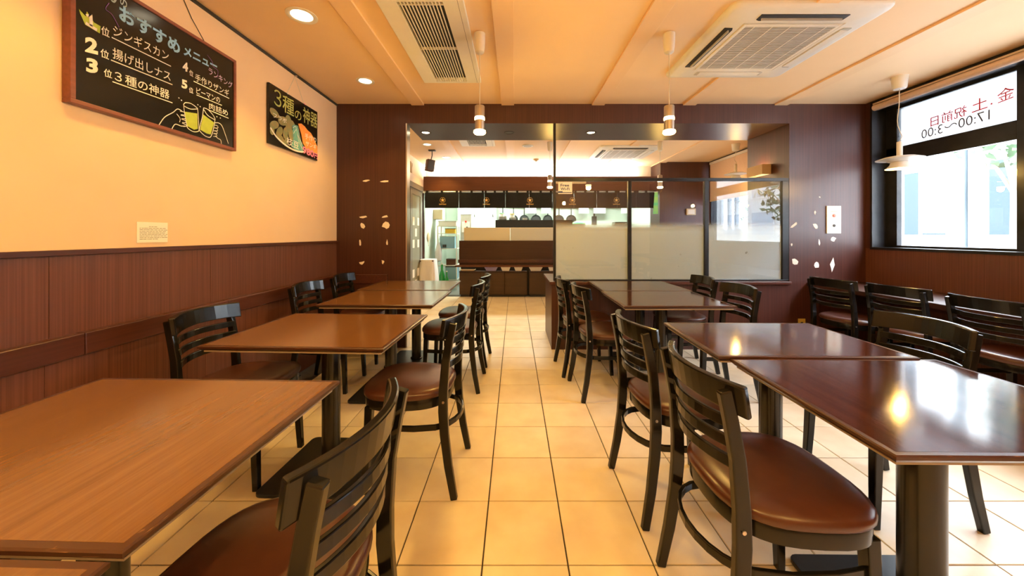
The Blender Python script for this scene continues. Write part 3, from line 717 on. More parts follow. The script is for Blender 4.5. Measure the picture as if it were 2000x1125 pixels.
# wall panel on the pier
wp = thing('call_panel', 'white metal switch plate with red lamp on the brown pier by the window', 'switch', (3.293,3.69,1.18))
part('face_plate', 'white_plastic', wp, -0.074, 0.074, -0.012, 0, 0, 0.285, 0.003)
MB().lathe([(0.017,0),(0.017,0.005),(0.009,0.010)], (0,-0.012,0.185), 18, 'y').build('lamp_lens', 'red_lamp', wp, smooth=True)
MB().lathe([(0.015,0),(0.015,0.003),(0.005,0.004),(0.005,0.016)], (0,-0.012,0.082), 14, 'y').build('toggle', 'dark_grey', wp, smooth=True)
for a, b_ in ((-0.055,0.02),(0.055,0.02),(-0.055,0.262),(0.055,0.262)): MB().lathe([(0.005,0),(0.004,0.002)], (a,-0.012,b_), 8, 'y').build('screw', 'steel', wp)
part('name_strip', 'grille_grey', wp, -0.035, 0.035, -0.0125, -0.012, 0.222, 0.232)
ol = thing('wall_outlet', 'small yellow outlet plate low on the pier behind the far right chair', 'outlet', (2.965,3.69,0.18))
part('face_plate', 'yellow_outlet', ol, -0.037, 0.037, -0.008, 0, 0, 0.12, 0.002)
for z in (0.035, 0.075): part('socket_slot', 'dark', ol, -0.012, 0.012, -0.0085, -0.008, z, z+0.012)

# ------------------------------------------------------------------ ceiling fittings
def downlight(x, y_, r, z, label, on=True, group=None):
    t = thing('downlight', label, 'ceiling light', (x, y_, z), 0, group)
    MB().lathe([(r,0),(r,-0.004),(r*0.86,-0.007),(r*0.72,-0.003),(r*0.68,-0.001)], n=32, cap0=False, cap1=False).build('trim_ring', 'white_plastic' if z > 2.4 else 'dark_grey', t, smooth=True)
    MB().lathe([(r*0.70,-0.0015),(r*0.35,-0.0018)], n=28).build('lens', 'lamp_glow' if on else 'lamp_off', t)
    return t
GDL = 'ceiling downlights'
downlight(-1.312, 2.2, 0.088, CZ, 'large round lit downlight in the ceiling above the big blackboard', group=GDL)
downlight(-1.312, 3.137, 0.076, CZ, 'round lit downlight in the ceiling above the small blackboard', group=GDL)
downlight(-1.0, 4.02, 0.060, 2.319, 'lit downlight under the brown beam at its left end', group='downlights under the beam')
downlight(-0.06, 4.02, 0.060, 2.319, 'unlit dark downlight under the brown beam', False, 'downlights under the beam')
downlight(0.86, 4.02, 0.060, 2.319, 'lit downlight under the brown beam above the sticker', group='downlights under the beam')
downlight(-1.31, 5.35, 0.076, CZ, 'lit downlight in the far room, nearer the beam', group='far room downlights')
downlight(-1.20, 6.25, 0.076, CZ, 'lit downlight in the far room above the speaker', group='far room downlights')

def vent(x0, x1, y0, y1, label):
    cx, cy = (x0+x1)/2, (y0+y1)/2; a, b_ = (x1-x0)/2, (y1-y0)/2
    t = thing('ceiling_vent', label, 'vent', (cx, cy, CZ))
    z = -0.030
    gx0, gx1 = -0.672+0.5375, -0.410+0.5375; gy0, gy1 = -b_+0.075, b_-0.035
    part('face_left', 'white_plastic', t, -a, gx0, -b_, b_, z, -0.001, 0.003)
    part('face_right', 'white_plastic', t, gx1, a, -b_, b_, z, -0.001, 0.003)
    part('face_end', 'white_plastic', t, gx0, gx1, -b_, gy0, z, -0.001)
    part('face_end', 'white_plastic', t, gx0, gx1, gy1, b_, z, -0.001)
    part('panel_groove', 'dark_grey', t, gx1+0.085, gx1+0.087, -b_+0.01, b_-0.01, z-0.0006, z)
    part('duct', 'dark', t, gx0, gx1, gy0, gy1, -0.006, -0.001)
    n = 13; st = (gx1-gx0)/n
    for k in range(1, n): part('slat', 'white_plastic', t, gx0+k*st-0.0035, gx0+k*st+0.0035, gy0, gy1, z, -0.025)
    for yy in (gy0+0.03, (gy0+gy1)/2, gy1-0.03): part('cross_bar', 'white_plastic', t, gx0, gx1, yy-0.004, yy+0.004, z+0.002, -0.012)
vent(-0.785, -0.29, 1.95, 3.11, 'long white ceiling vent with dark slatted grille above the left tables')
vent(-0.785, -0.29, 4.45, 5.35, 'white slatted ceiling vent in the far room beyond the beam')

def cassette(x0, x1, y0, y1, label):
    cx, cy = (x0+x1)/2, (y0+y1)/2; a, b_ = (x1-x0)/2, (y1-y0)/2
    t = thing('air_conditioner', label, 'air conditioner', (cx, cy, CZ))
    zt, zb = -0.0005, -0.030
    def rr(k, z, r=0.05):
        A, B = a*k, b_*k; out = []
        for sx, sy, a0 in ((1,1,0),(-1,1,90),(-1,-1,180),(1,-1,270)):
            for q in range(6):
                an = math.radians(a0+q*18); out.append(Vector((sx*(A-r)+r*math.cos(an), sy*(B-r)+r*math.sin(an), z)))
        return out
    g = 0.285
    # face as frame ring around the intake
    def sq(k, z):
        out = []
        for sx, sy, a0 in ((1,1,0),(-1,1,90),(-1,-1,180),(1,-1,270)):
            for q in range(6):
                out.append(Vector((sx*k + 0.0008*math.cos(math.radians(a0+q*18)), sy*k + 0.0008*math.sin(math.radians(a0+q*18)), z)))
        return out
    MB().rings([rr(1,zt), rr(1,-0.012), rr(0.985,-0.022), rr(0.93,zb), sq(g+0.035,zb-0.004), sq(g+0.03,zb+0.002)], True, True).build('face_panel', 'white_plastic', t, smooth=True)
    part('intake_backing', 'dark_grey', t, -g, g, -g, g, zb-0.002, zb+0.001)
    for k in range(30):
        yy = -g + (k+0.5)*2*g/30
        part('intake_slat', 'grille_grey', t, -g, g, yy-0.0060, yy+0.0060, zb-0.0075, zb-0.002)
    for k in range(5):
        xx = -g + (k+0.5)*2*g/5; part('intake_bar', 'white_plastic', t, xx-0.003, xx+0.003, -g, g, zb-0.0085, zb-0.0076)
    for q in ((-g-0.022,-g,-g-0.022,g+0.022),(g,g+0.022,-g-0.022,g+0.022),(-g,g,-g-0.022,-g),(-g,g,g,g+0.022)):
        part('intake_border', 'white_plastic', t, q[0],q[1],q[2],q[3], zb-0.009, zb+0.001, 0.002)
    # four outlets: two open, two with the flap shut
    L = 0.245; d0, d1 = 0.345, 0.405
    for i, (opn) in enumerate((True, False, False, True)):   # near, far, right, left
        m_ = Matrix.Rotation([PI, 0, -PI/2, PI/2][i], 4, 'Z')
        poly = [(-L-0.02,d0+0.01),(-L,d0),(L,d0),(L+0.02,d0+0.01),(L+0.02,d1),(-L-0.02,d1)]
        mb = MB(); mb.prism(poly, 'z', zb-0.0065, zb-0.001)
        for v in mb.bm.verts: v.co = m_ @ v.co
        mb.build('outlet', 'dark' if opn else 'grille_grey', t)
        mb = MB()
        if opn: mb.box(-L,L,d0+0.022,d0+0.030,zb-0.020,zb-0.0055, Matrix.Translation((0,0,0)))
        else: mb.box(-L,L,d0+0.004,d1-0.006,zb-0.0100,zb-0.0066)
        for v in mb.bm.verts: v.co = m_ @ v.co
        mb.build('flap', 'grille_grey' if opn else 'white_plastic', t)
    return t
cassette(1.268, 2.222, 2.055, 3.026, 'large square white ceiling air conditioner above the right tables')
cassette(1.30, 2.25, 5.38, 6.30, 'square white ceiling air conditioner in the far room')

def pendant(x, y_, label, group):
    t = thing('pendant_lamp', label, 'lamp', (x, y_, CZ), 0, group)
    MB().lathe([(0.030,0),(0.037,-0.004),(0.037,-0.05),(0.034,-0.10),(0.030,-0.128),(0.022,-0.135),(0.004,-0.137)], n=28).build('canopy', 'white_plastic', t, smooth=True)
    MB().tube([(0,0,-0.136),(0,0,-0.485)], 0.003, 6).build('cord', 'cord', t)
    MB().lathe([(0.008,-0.480),(0.031,-0.488),(0.033,-0.492),(0.033,-0.562)], n=28).build('shade', 'steel', t, smooth=True)
    MB().lathe([(0.0315,-0.562),(0.034,-0.566),(0.034,-0.582),(0.0315,-0.586)], n=28).build('glowing_ring', 'pendant_glow', t, smooth=True)
    MB().lathe([(0.032,-0.586),(0.032,-0.650)], n=28).build('lower_sleeve', 'steel', t, smooth=True)
    MB().lathe([(0.033,-0.650),(0.040,-0.654),(0.041,-0.668),(0.033,-0.676)], n=28).build('bulb', 'pendant_glow', t, smooth=True)
    return t
pendant(-0.234, 2.394, 'slim metal pendant lamp over the aisle, left of the two near ones', 'slim pendant lamps')
pendant(1.037, 2.394, 'slim metal pendant lamp above the right tables, right of the two near ones', 'slim pendant lamps')
pendant(0.515, 5.2, 'slim pendant lamp in the far room close to the tall black post', 'slim pendant lamps')
pendant(2.12, 5.2, 'slim pendant lamp in the far room above the middle glass pane', 'slim pendant lamps')

def window_pendant(x, y_, drop, label):
    t = thing('window_pendant', label, 'lamp', (x, y_, CZ), 0, 'disc pendants at the windows')
    MB().lathe([(0.056,0),(0.054,-0.01),(0.046,-0.095),(0.040,-0.105),(0.004,-0.107)], n=28).build('canopy', 'white_plastic', t, smooth=True)
    zt = -drop
    pts = [(0,0,-0.105)]
    n = 10
    for k in range(1, n): f = k/n; pts.append((0.03*math.sin(f*7.5)*f, 0.01*math.sin(f*5), -0.105 + (zt+0.105)*f))
    pts.append((0,0,zt))
    MB().tube(pts, 0.003, 6).build('cord', 'cord', t)
    MB().lathe([(0.012,zt),(0.019,zt-0.003),(0.019,zt-0.125)], n=20).build('stem', 'white_plastic', t, smooth=True)
    MB().lathe([(0.02,zt-0.122),(0.10,zt-0.132),(0.150,zt-0.150),(0.150,zt-0.153),(0.10,zt-0.158),(0.07,zt-0.172)], n=36).build('disc_shade', 'white_plastic', t, smooth=True)
    MB().lathe([(0.055,zt-0.175),(0.062,zt-0.20),(0.092,zt-0.232),(0.088,zt-0.232),(0.058,zt-0.198)], n=32, cap1=False).build('lower_shade', 'white_plastic', t, smooth=True)
    MB().lathe([(0.03,zt-0.19),(0.034,zt-0.21),(0.02,zt-0.232),(0.005,zt-0.235)], n=16).build('bulb', 'lamp_glow', t, smooth=True)
window_pendant(3.296, 3.055, 0.555, 'disc-shaded pendant lamp hanging on a kinked cord before the street window')
window_pendant(3.296, 5.32, 0.30, 'disc-shaded pendant lamp seen beyond the screen before the blind')

sd = thing('smoke_detector', 'small beige smoke detector on the far room ceiling', 'detector', (0.386,6.4,CZ))
MB().lathe([(0.05,0),(0.05,-0.02),(0.03,-0.035)], n=20).build('housing', 'beige', sd, smooth=True)
MB().lathe([(0.02,-0.035),(0.018,-0.045)], n=16).build('sensor', 'tan_box', sd)
sd = thing('ceiling_speaker', 'flat round cream cover on the far room ceiling near the vent', 'speaker', (0.20,5.42,CZ))
MB().lathe([(0.085,0),(0.085,-0.006),(0.075,-0.010)], n=24).build('rim', 'white_plastic', sd, smooth=True)
MB().lathe([(0.06,-0.010),(0.058,-0.012)], n=24).build('mesh_cover', 'grille_grey', sd)

sp = thing('hanging_speaker', 'brown box speaker on a bracket from the far room ceiling', 'speaker', (-1.317,5.70,CZ))
part('mount_plate', 'dark_grey', sp, -0.055, 0.055, -0.03, 0.03, -0.018, 0, 0.003)
MB().tube([(0,0,-0.018),(0,0,-0.09),(-0.02,0,-0.17)], 0.008, 8).build('bracket', 'dark_grey', sp)
mb = MB(); mb.box(-0.06,0.06,-0.06,0.06,-0.34,-0.16, Matrix.Rotation(math.radians(8),4,'Y') @ Matrix.Rotation(math.radians(30),4,'Z')); mb.build('cabinet', 'fascia', sp, 0.006)
mb = MB(); mb.box(-0.050,0.050,-0.068,-0.061,-0.33,-0.17, Matrix.Rotation(math.radians(8),4,'Y') @ Matrix.Rotation(math.radians(30),4,'Z')); mb.build('speaker_grille', 'dark_grey', sp)

# ------------------------------------------------------------------ windows
def window(n, y0, y1, trans=True, label=None):
    """window in the right wall; street side at x 3.81"""
    X0, X1 = 3.77, 3.82; zb, zt = 1.03, CZ
    o = struct(MB().box(XR-0.006, X1, y0, y1, zb-0.012, zb+0.012).build('window_%d' % n, 'frame_black'), label)
    def p(name, a,b_,c_,d, x0=X0, x1=X1, m='frame_black', bv=0.002): return part(name, m, o, x0,x1,a,b_,c_,d, bv)
    p('head_board', y0, y1, 2.43, zt-0.001, XR-0.004, X1)
    p('jamb', y1-0.02, y1, zb+0.012, 2.43, XR-0.005, X1-0.0)
    p('jamb', y0, y0+0.02, zb+0.012, 2.43, XR+0.10, X1)
    return o, p
w1, p = window(1, 0.60, 3.64, label='black framed street window on the right wall')
# mullion at y 2.6
p('mullion', 2.56, 2.68, 1.042, 2.43)
for a, b_ in ((2.68,3.62),(0.62,2.56)):
    p('sash_bar', a, b_, 2.405, 2.43); p('transom_bar', a, b_, 1.885, 2.03); p('sash_bar', a, b_, 1.042, 1.062)
    q0, q1 = (a, b_-0.10) if b_ > 3 else (a+0.04, b_)
    if b_ > 3: p('sash_stile', 3.52, 3.62, 1.062, 2.405)
    else: p('sash_stile', 0.62, 0.66, 1.062, 2.405)
    p('upper_pane', q0, q1, 2.03, 2.405, 3.80, 3.801, 'glass', 0); p('lower_pane', q0, q1, 1.062, 1.885, 3.80, 3.801, 'glass', 0)
ws = thing('window_sign', 'white sign film with red and black opening hours seen reversed in the top window pane', 'sign', (3.803, 3.1, 2.03))
part('sign_film', 'sign_film', ws, 0, 0.0004, -0.40, 0.41, 0.002, 0.372)
OW = (3.1, 2.03)
def tw(s, p0, p1, h, m, off=0.0): return text(s, p0, p1, h, m, ws, OW, 'x', off, lift=-0.0008)
tw('金', (2.715,2.215), (2.812,2.200), 0.100, 'red_ink', 0.004); tw('・', (2.838,2.205), (2.852,2.205), 0.014, 'red_ink')
tw('土', (2.868,2.190), (2.968,2.180), 0.100, 'red_ink', 0.004); tw('祝前日', (3.0,2.172), (3.262,2.150), 0.092, 'red_ink', 0.004)
tw('17:00〜3:00', (2.855,2.090), (3.335,2.062), 0.082, 'ink', 0.0)
# blind tube
bl = thing('roller_blind', 'rolled peach fabric blind across the top of the street window', 'blind', (3.60, 3.57, 2.435))
MB().lathe([(0.026,0),(0.030,0.002),(0.030,3.0),(0.026,3.002)], (0,0,0), 24, 'y').build('rolled_fabric', 'blind', bl, smooth=True)
part('head_rail', 'tan_box', bl, -0.018, 0.028, -3.0, 0, 0.030, 0.044)
# far window
w2, p = window(2, 4.36, 6.60, label='far street window behind the glass screen')
for yy in (4.40, 5.0, 5.55, 6.1, 6.30, 6.54): p('mullion', yy-0.03, yy+0.03, 1.042, 2.43)
for a, b_ in ((4.43,4.97),(5.03,5.52),(5.58,6.07),(6.13,6.27),(6.33,6.51)): p('pane', a, b_, 1.042, 2.43, 3.80, 3.801, 'glass', 0)
fb = thing('lowered_blind', 'peach blind pulled half down over the far window', 'blind', (3.60, 5.4, 1.79))
part('blind_cloth', 'blind', fb, 0, 0.003, -1.0, 1.17, 0, 0.66)
part('bottom_bar', 'tan_box', fb, -0.004, 0.008, -1.0, 1.17, -0.018, 0.0)
part('head_rail', 'white_plastic', fb, -0.012, 0.025, -1.0, 1.17, 0.66, 0.70)
# sconce on the pier reveal
sc = thing('box_sconce', 'small wooden box lamp on the inner side of the pier above the screen', 'lamp', (2.84, 4.08, 1.84))
part('back_plate', 'sconce_wood', sc, -0.008, 0, -0.13, 0.13, 0, 0.11)
part('front_board', 'sconce_wood', sc, -0.10, -0.092, -0.13, 0.13, 0, 0.11)
for a, b_ in ((-0.13,-0.122),(0.122,0.13)): part('side_board', 'sconce_wood', sc, -0.092, -0.008, a, b_, 0, 0.11)
part('diffuser', 'lamp_glow', sc, -0.09, -0.01, -0.12, 0.12, 0.02, 0.03)
light('POINT', 'sconce_bulb', (2.79, 4.08, 1.93), 3, WARM, shadow_soft_size=0.03)
jb = thing('junction_cover', 'small cream cover plate high on the far brown wall', 'switch', (2.82+0.45, 6.64, 1.27+0.16))
part('cover', 'tan_box', jb, -0.085, 0.085, -0.04, 0, 0.10, 0.22, 0.004)
part('cover_lip', 'white_plastic', jb, -0.06, 0.06, -0.044, -0.04, 0.12, 0.20)

# ------------------------------------------------------------------ sliding door, far left
dr = struct(MB().box(-1.755, -1.735, 5.2, 5.98, 0, 1.96).build('door_1', 'door_grey'), 'grey sliding door with frosted glass and white squares')
part('door_leaf', 'door_grey', dr, -1.735, -1.72, 5.9, 6.02, 0, 1.96)
part('door_leaf', 'door_grey', dr, -1.735, -1.72, 6.52, 6.66, 0, 1.96)
part('door_leaf', 'door_grey', dr, -1.735, -1.72, 6.02, 6.52, 1.86, 1.96)
part('door_glass', 'door_glass', dr, -1.737, -1.730, 6.02, 6.52, 0.0, 1.86)
part('header', 'door_grey', dr, -1.758, -1.70, 5.2, 6.67, 1.96, 2.05, 0.003)
part('header_panel', 'pale_pink', dr, -1.758, -1.70, 5.2, 6.67, 2.051, 2.187, 0.003)
for cy, zs in ((6.11,(1.40,1.01,0.50,0.12)),(6.41,(1.40,1.01,0.50,0.12)),(6.26,(1.205,0.31))):
    for z in zs: part('white_square', 'paper', dr, -1.7299, -1.7285, cy-0.06, cy+0.06, z-0.07, z+0.07)
for z in (1.40,1.01,0.2,0.6): part('white_square', 'paper', dr, -1.7349, -1.7325, 5.84, 5.90, z-0.07, z+0.07)
part('door_post', 'brown_rail', dr, -1.758, -1.71, 6.72, 6.80, 0.6, 1.95)
vs = thing('vase', 'beige ceramic jug standing on the sliding door header', 'jug', (-1.73, 5.93, 2.187))
MB().lathe([(0.022,0),(0.028,0.01),(0.028,0.13),(0.020,0.16),(0.012,0.18),(0.014,0.2)], n=20).build('body', 'beige', vs, smooth=True)
MB().tube([(0.012,0,0.18),(0.035,0,0.16),(0.028,0,0.10)], 0.004, 6).build('handle', 'beige', vs)

# ------------------------------------------------------------------ kitchen counter
ct = thing('kitchen_counter', 'dark brown kitchen counter with shelf gap and base cabinets', 'counter', (1.0,6.68,0))
X0 = -2.035
part('back_panel', 'counter_wood', ct, X0, 1.65, 0.0, 0.06, 0.60, 1.055)
part('trim_board', 'brown_rail', ct, X0-0.02, 1.65, -0.02, 0.0, 0.64, 0.70, 0.003)
part('ledge', 'fascia', ct, X0-0.06, 1.65, -0.14, 0.06, 0.572, 0.602, 0.004)
part('gap_back', 'dark', ct, X0+0.01, 1.65, 0.14, 0.16, 0.0, 0.572)
for k, (a, b_) in enumerate(((-2.035,-1.205),(-0.785-0.37,-0.73+0.20),(-0.52,0.3),(0.32,1.2))):
    cb = thing('base_cabinet', ['low brown cabinet at the left end of the kitchen counter','low brown cabinet under the counter just left of the low wall','low brown cabinet under the counter hidden behind the screen','low brown cabinet under the counter farthest right'][k] if k != 1 else 'low brown cabinet under the counter left of the tall black post', 'cabinet', (1.0,6.68,0), 0, 'cabinets under the kitchen counter')
    if k == 0: a, b_ = -2.035, -0.765
    if k == 1: a, b_ = -0.725, 0.0
    if k > 1: a, b_ = (0.0+0.02, 0.75) if k == 2 else (0.78, 1.6)
    part('body', 'cabinet_wood', cb, a, b_, 0.02, 0.13, 0.04, 0.46)
    part('top_board', 'counter_wood', cb, a, b_, -0.01, 0.13, 0.46, 0.484, 0.002)
    part('plinth', 'dark', cb, a+0.02, b_-0.02, 0.03, 0.13, 0, 0.04)
    n = 3 if k == 0 else 2
    for q in range(n):
        w0 = a + (b_-a)*q/n; part('door', 'cabinet_wood', cb, w0+0.004, w0+(b_-a)/n-0.004, 0.0, 0.02, 0.05, 0.455, 0.002)
for i, (px, wd, m_, lb) in enumerate([(959,0.25,'violet_plastic','violet tray in the gap under the kitchen counter ledge'),(987.5,0.18,'paper','pale tapered bowl in the counter gap, next to the violet tray'),(1012.5,0.16,'paper','pale tapered bowl in the counter gap, second right of the violet tray'),(1046.5,0.26,'paper','wide pale tapered bowl in the counter gap near the tall post'),(1078,0.12,'paper','pale tapered bowl in the counter gap behind the tall post'),(913,0.30,'tan_box','thin tan tray at the left end of the counter gap')]):
    x = (px-1005)*0.00956; h = 0.075 if i < 5 else 0.03
    t = thing('tray' if i in (0,5) else 'bowl', lb, 'tray' if i in (0,5) else 'bowl', (x, 6.73, 0.484), 0, 'vessels in the counter gap')
    rs = []
    for z, k in ((0,0.34),(h*0.5,0.42),(h,0.5),(h,0.47),(0.008,0.31)):
        rs.append([Vector((sx*wd*k, sy*0.06*k*2, z)) for sx, sy in ((-1,-1),(1,-1),(1,1),(-1,1))])
    MB().rings(rs).build('body', m_, t, 0.003)
# screens on top of the counter
for a, b_, m_, lb in ((-0.95,-0.085,'cream_glass','cream counter screen panel on the left'),(-0.08,2.6,'grey_glass','grey counter screen panel on the right')):
    t = thing('counter_screen', lb + ' of the kitchen counter', 'screen', ((a+b_)/2, 6.71, 1.055), 0, 'screens on the kitchen counter')
    q = (b_-a)/2
    part('panel', m_, t, -q, q, -0.006, 0.006, 0, 0.235); part('top_edge', 'white_plastic', t, -q, q, -0.009, 0.009, 0.235, 0.245)
    part('clip', 'dark_grey', t, -q+0.04, -q+0.07, -0.01, 0.01, 0.245, 0.26)
ks = thing('plating_shelf', 'black raised plating shelf behind the kitchen counter', 'shelf', (1.0,7.4,0))
part('shelf_front', 'dark', ks, -1.40, 0.2, 0, 0.03, 1.30, 1.47); part('shelf_top', 'dark_grey', ks, -1.40, 0.2, 0.03, 0.45, 1.45, 1.47)
for xx in (-1.38, 0.16): part('leg', 'dark_grey', ks, xx, xx+0.03, 0.03, 0.06, 0, 1.30)
# crockery on the shelf
def dish(x, z, r, n, lb, m_='paper'):
    for k in range(n):
        t = MB().lathe([(r*0.5,0),(r,0.022),(r*0.97,0.022),(r*0.45,0.006)], n=20).build('dish', m_, None, smooth=True, loc=(x, 7.6, z+k*0.014))
        tag(t, lb.replace('dish in', ['bottom dish in','second dish from the bottom in','third dish from the bottom in','fourth dish from the bottom in','fifth dish from the bottom in'][k]), 'dish', 'dishes on the plating shelf')
dish(-0.26, 1.47, 0.10, 5, 'white dish in the left stack on the black plating shelf')
dish(-0.03, 1.47, 0.07, 4, 'white dish in the second stack on the black plating shelf')
dish(0.22, 1.47, 0.06, 3, 'white dish in the third stack on the black plating shelf')
def canister(x, lb, m_):
    t = thing('canister', lb, 'canister', (x, 7.62, 1.54 if x < -0.1 else 1.526), 0)
    MB().lathe([(0.05,0),(0.052,0.07)], n=18).build('body', 'white_plastic', t, smooth=True)
    MB().lathe([(0.054,0.07),(0.054,0.085),(0.02,0.09)], n=18).build('lid', m_, t)
canister(-0.27, 'small pale canister with green lid atop the dish stack', 'green_cloth')
canister(-0.05, 'small pale canister with tan lid atop the second dish stack', 'yellow_plastic')
# back wall: lockers, pans
lk = thing('locker', 'pale green two-door locker against the kitchen back wall', 'cabinet', (-0.95,9.18,0))
part('body', 'mint_door', lk, -0.45, 0.50, -0.42, 0, 0.02, 2.0)
for a, b_ in ((-0.44,0.02),(0.03,0.49)):
    d = part('door', 'mint_door', lk, a, b_, -0.44, -0.42, 0.05, 1.98, 0.003); part('handle', 'dark_grey', d, b_-0.06 if a < 0 else a+0.38, b_-0.04 if a < 0 else a+0.40, -0.46, -0.44, 1.60, 1.66)
rail = thing('pan_rail', 'steel rail for pans on the kitchen back wall', 'rail', (0.9,9.1,1.88))
MB().tube([(-1.1,0,0),(1.3,0,0)], 0.010, 8).build('bar', 'steel', rail)
for xx in (-1.0,0,1.2): part('rail_bracket', 'steel', rail, xx-0.01, xx+0.01, 0, 0.10, -0.01, 0.01)
for i, (px, r) in enumerate(((982,0.10),(1003,0.11),(1024,0.12),(1047,0.13),(1070,0.12),(1092,0.13),(1116,0.13))):
    x = (px-1005)*9.03/697
    t = thing('frying_pan', 'dark frying pan hanging on the kitchen rail, number unclear', 'pan', (x, 9.06, 1.87), 0, 'pans hanging on the kitchen rail')
    t['label'] = ['small steel ladle pan hanging leftmost on the kitchen rail','small dark pan hanging second from left on the kitchen rail','dark pan hanging third from left on the kitchen rail','largest dark pan hanging just left of the tall post','dark pan hanging right behind the tall black post','dark pan hanging first right of the tall post seen through glass','dark pan hanging below the right of the sticker'][i]
    MB().lathe([(r*0.7,0.03),(r,-0.01),(r*0.97,-0.012),(r*0.66,0.024)], (0,0,-0.20-r), 24, 'y').build('pan_body', 'pan_iron' if i else 'steel', t, smooth=True)
    MB().sweep([(0,0,-0.205),(0,-0.01,-0.10),(0,0,0)], 0.022, 0.010, up=(0,1,0)).build('handle', 'pan_iron', t)
for i, (px, wd) in enumerate(((1037,0.27),(1067,0.24),(1141,0.25),(1172,0.30),(1222,0.20))):
    x = (px-1005)*8.9/697
    t = thing('order_sheet', ['white sheet hanging above the middle pans','white sheet hanging above the pans behind the tall post','white sheet hanging left of the black cutting board','white sheet hanging above the black cutting board','white sheet hanging right of the black cutting board'][i], 'sheet', (x, 8.95, 1.70), 0, 'white sheets above the kitchen rail')
    part('sheet', 'paper', t, -wd/2, wd/2, 0, 0.004, 0, 0.25); part('clip', 'steel', t, -0.02, 0.02, -0.006, 0.01, 0.24, 0.27)
hd = thing('range_hood', 'steel hood above the kitchen rail holding white sheets', 'hood', (1.6,9.0,1.97))
part('canopy', 'steel', hd, -1.4, 1.2, -0.10, 0.19, 0, 0.30); part('front_lip', 'steel', hd, -1.4, 1.2, -0.115, -0.10, -0.01, 0.05)
cbd = thing('cutting_board', 'black cutting board hanging on the kitchen wall', 'board', (2.05, 9.18, 1.42))
part('blade', 'dark_grey', cbd, -0.065, 0.065, 0, 0.02, 0, 0.22, 0.01); part('handle', 'dark_grey', cbd, -0.02, 0.02, 0, 0.02, 0.22, 0.34, 0.005)
pot = thing('cooking_pot', 'white domed pot on the kitchen worktop behind the glass', 'pot', (1.39, 7.75, 1.25))
MB().lathe([(0.13,0),(0.14,0.02),(0.14,0.14),(0.15,0.145)], n=28).build('body', 'white_plastic', pot, smooth=True)
MB().lathe([(0.15,0.146),(0.14,0.17),(0.08,0.205),(0.02,0.215)], n=28).build('lid', 'green_cloth', pot, smooth=True)
sc_ = thing('tray_stack', 'stacked grey trays on the kitchen worktop at right', 'tray', (2.28, 7.75, 1.25))
for k in range(3): part('tray', 'dark_grey' if k != 1 else 'steel', sc_, -0.15+0.01*k, 0.15-0.01*k, -0.12, 0.12, 0.10+k*0.032, 0.125+k*0.032, 0.004)
part('stand', 'steel', sc_, -0.10, 0.10, -0.08, 0.08, 0, 0.10)
wt = thing('worktop', 'steel kitchen worktop behind the plating shelf', 'worktop', (1.6,7.9,0))
part('top', 'steel', wt, -1.9, 1.1, 0-0.02, 0.5, 0.86, 0.90); part('backsplash_shelf', 'steel', wt, -0.6, 1.1, -0.3, 0.1, 1.22, 1.25)
for xx in (-1.86, 1.04):
    part('leg', 'steel', wt, xx, xx+0.04, 0.4, 0.44, 0, 0.86)
for xx in (-0.58, 1.04): part('upright', 'steel', wt, xx, xx+0.04, 0.0, 0.04, 0.0, 1.22)

# ------------------------------------------------------------------ curtains over the hatch
rod = thing('curtain_rod', 'thin rod carrying the short navy kitchen curtains', 'rod', (0.45,6.62,1.962))
MB().tube([(-2.12,0,0),(2.2,0,0)], 0.008, 8).build('bar', 'steel', rod)
for xx in (-2.05, 2.15): part('rod_bracket', 'dark_grey', rod, xx-0.01, xx+0.01, 0, 0.05, -0.012, 0.024)
x = -1.66; k = 0; xs = [-1.66,-1.03,-0.56,-0.17,0.27,0.70,1.10,1.52,1.90,2.25,2.62]
where = ['at the far left','second from left','third from left','fourth from left','left of the tall black post','right of the tall black post','seen through the left glass pane','next to the middle mullion','in the middle glass pane','at the far right end']
emb = [1,1,0,1,0,1,0,1,0,0]
ex = [-1.33,-0.52,0.285,1.07,1.885]
for k in range(10):
    a, b_ = xs[k]+0.001, xs[k+1]-0.001
    t = thing('noren_curtain', 'short navy cloth curtain panel over the kitchen hatch, ' + where[k], 'curtain', ((a+b_)/2, 6.61, 1.66), 0, 'navy curtains over the kitchen hatch')
    q = (b_-a)/2; n = 14; r = random.Random(k); f0 = r.uniform(0,6)
    bot, top = [], []
    fr_, bk = [], []
    for i in range(n+1):
        u = -q + 2*q*i/n; yy = 0.006*math.sin(f0+u*22)
        fr_.append([(u, yy-0.002, 0), (u, yy*0.3-0.002, 0.285)]); bk.append([(u, yy+0.002, 0), (u, yy*0.3+0.002, 0.285)])
    mb = MB(); mb.rings([[Vector(fr_[i][0]),Vector(fr_[i][1]),Vector(bk[i][1]),Vector(bk[i][0])] for i in range(n+1)]); mb.build('cloth', 'noren', t, smooth=True)
    for i in range(3):
        u = -q + q*(0.12+0.88*i); part('loop', 'noren', t, u-0.02, u+0.02, -0.012, 0.022, 0.284, 0.322)
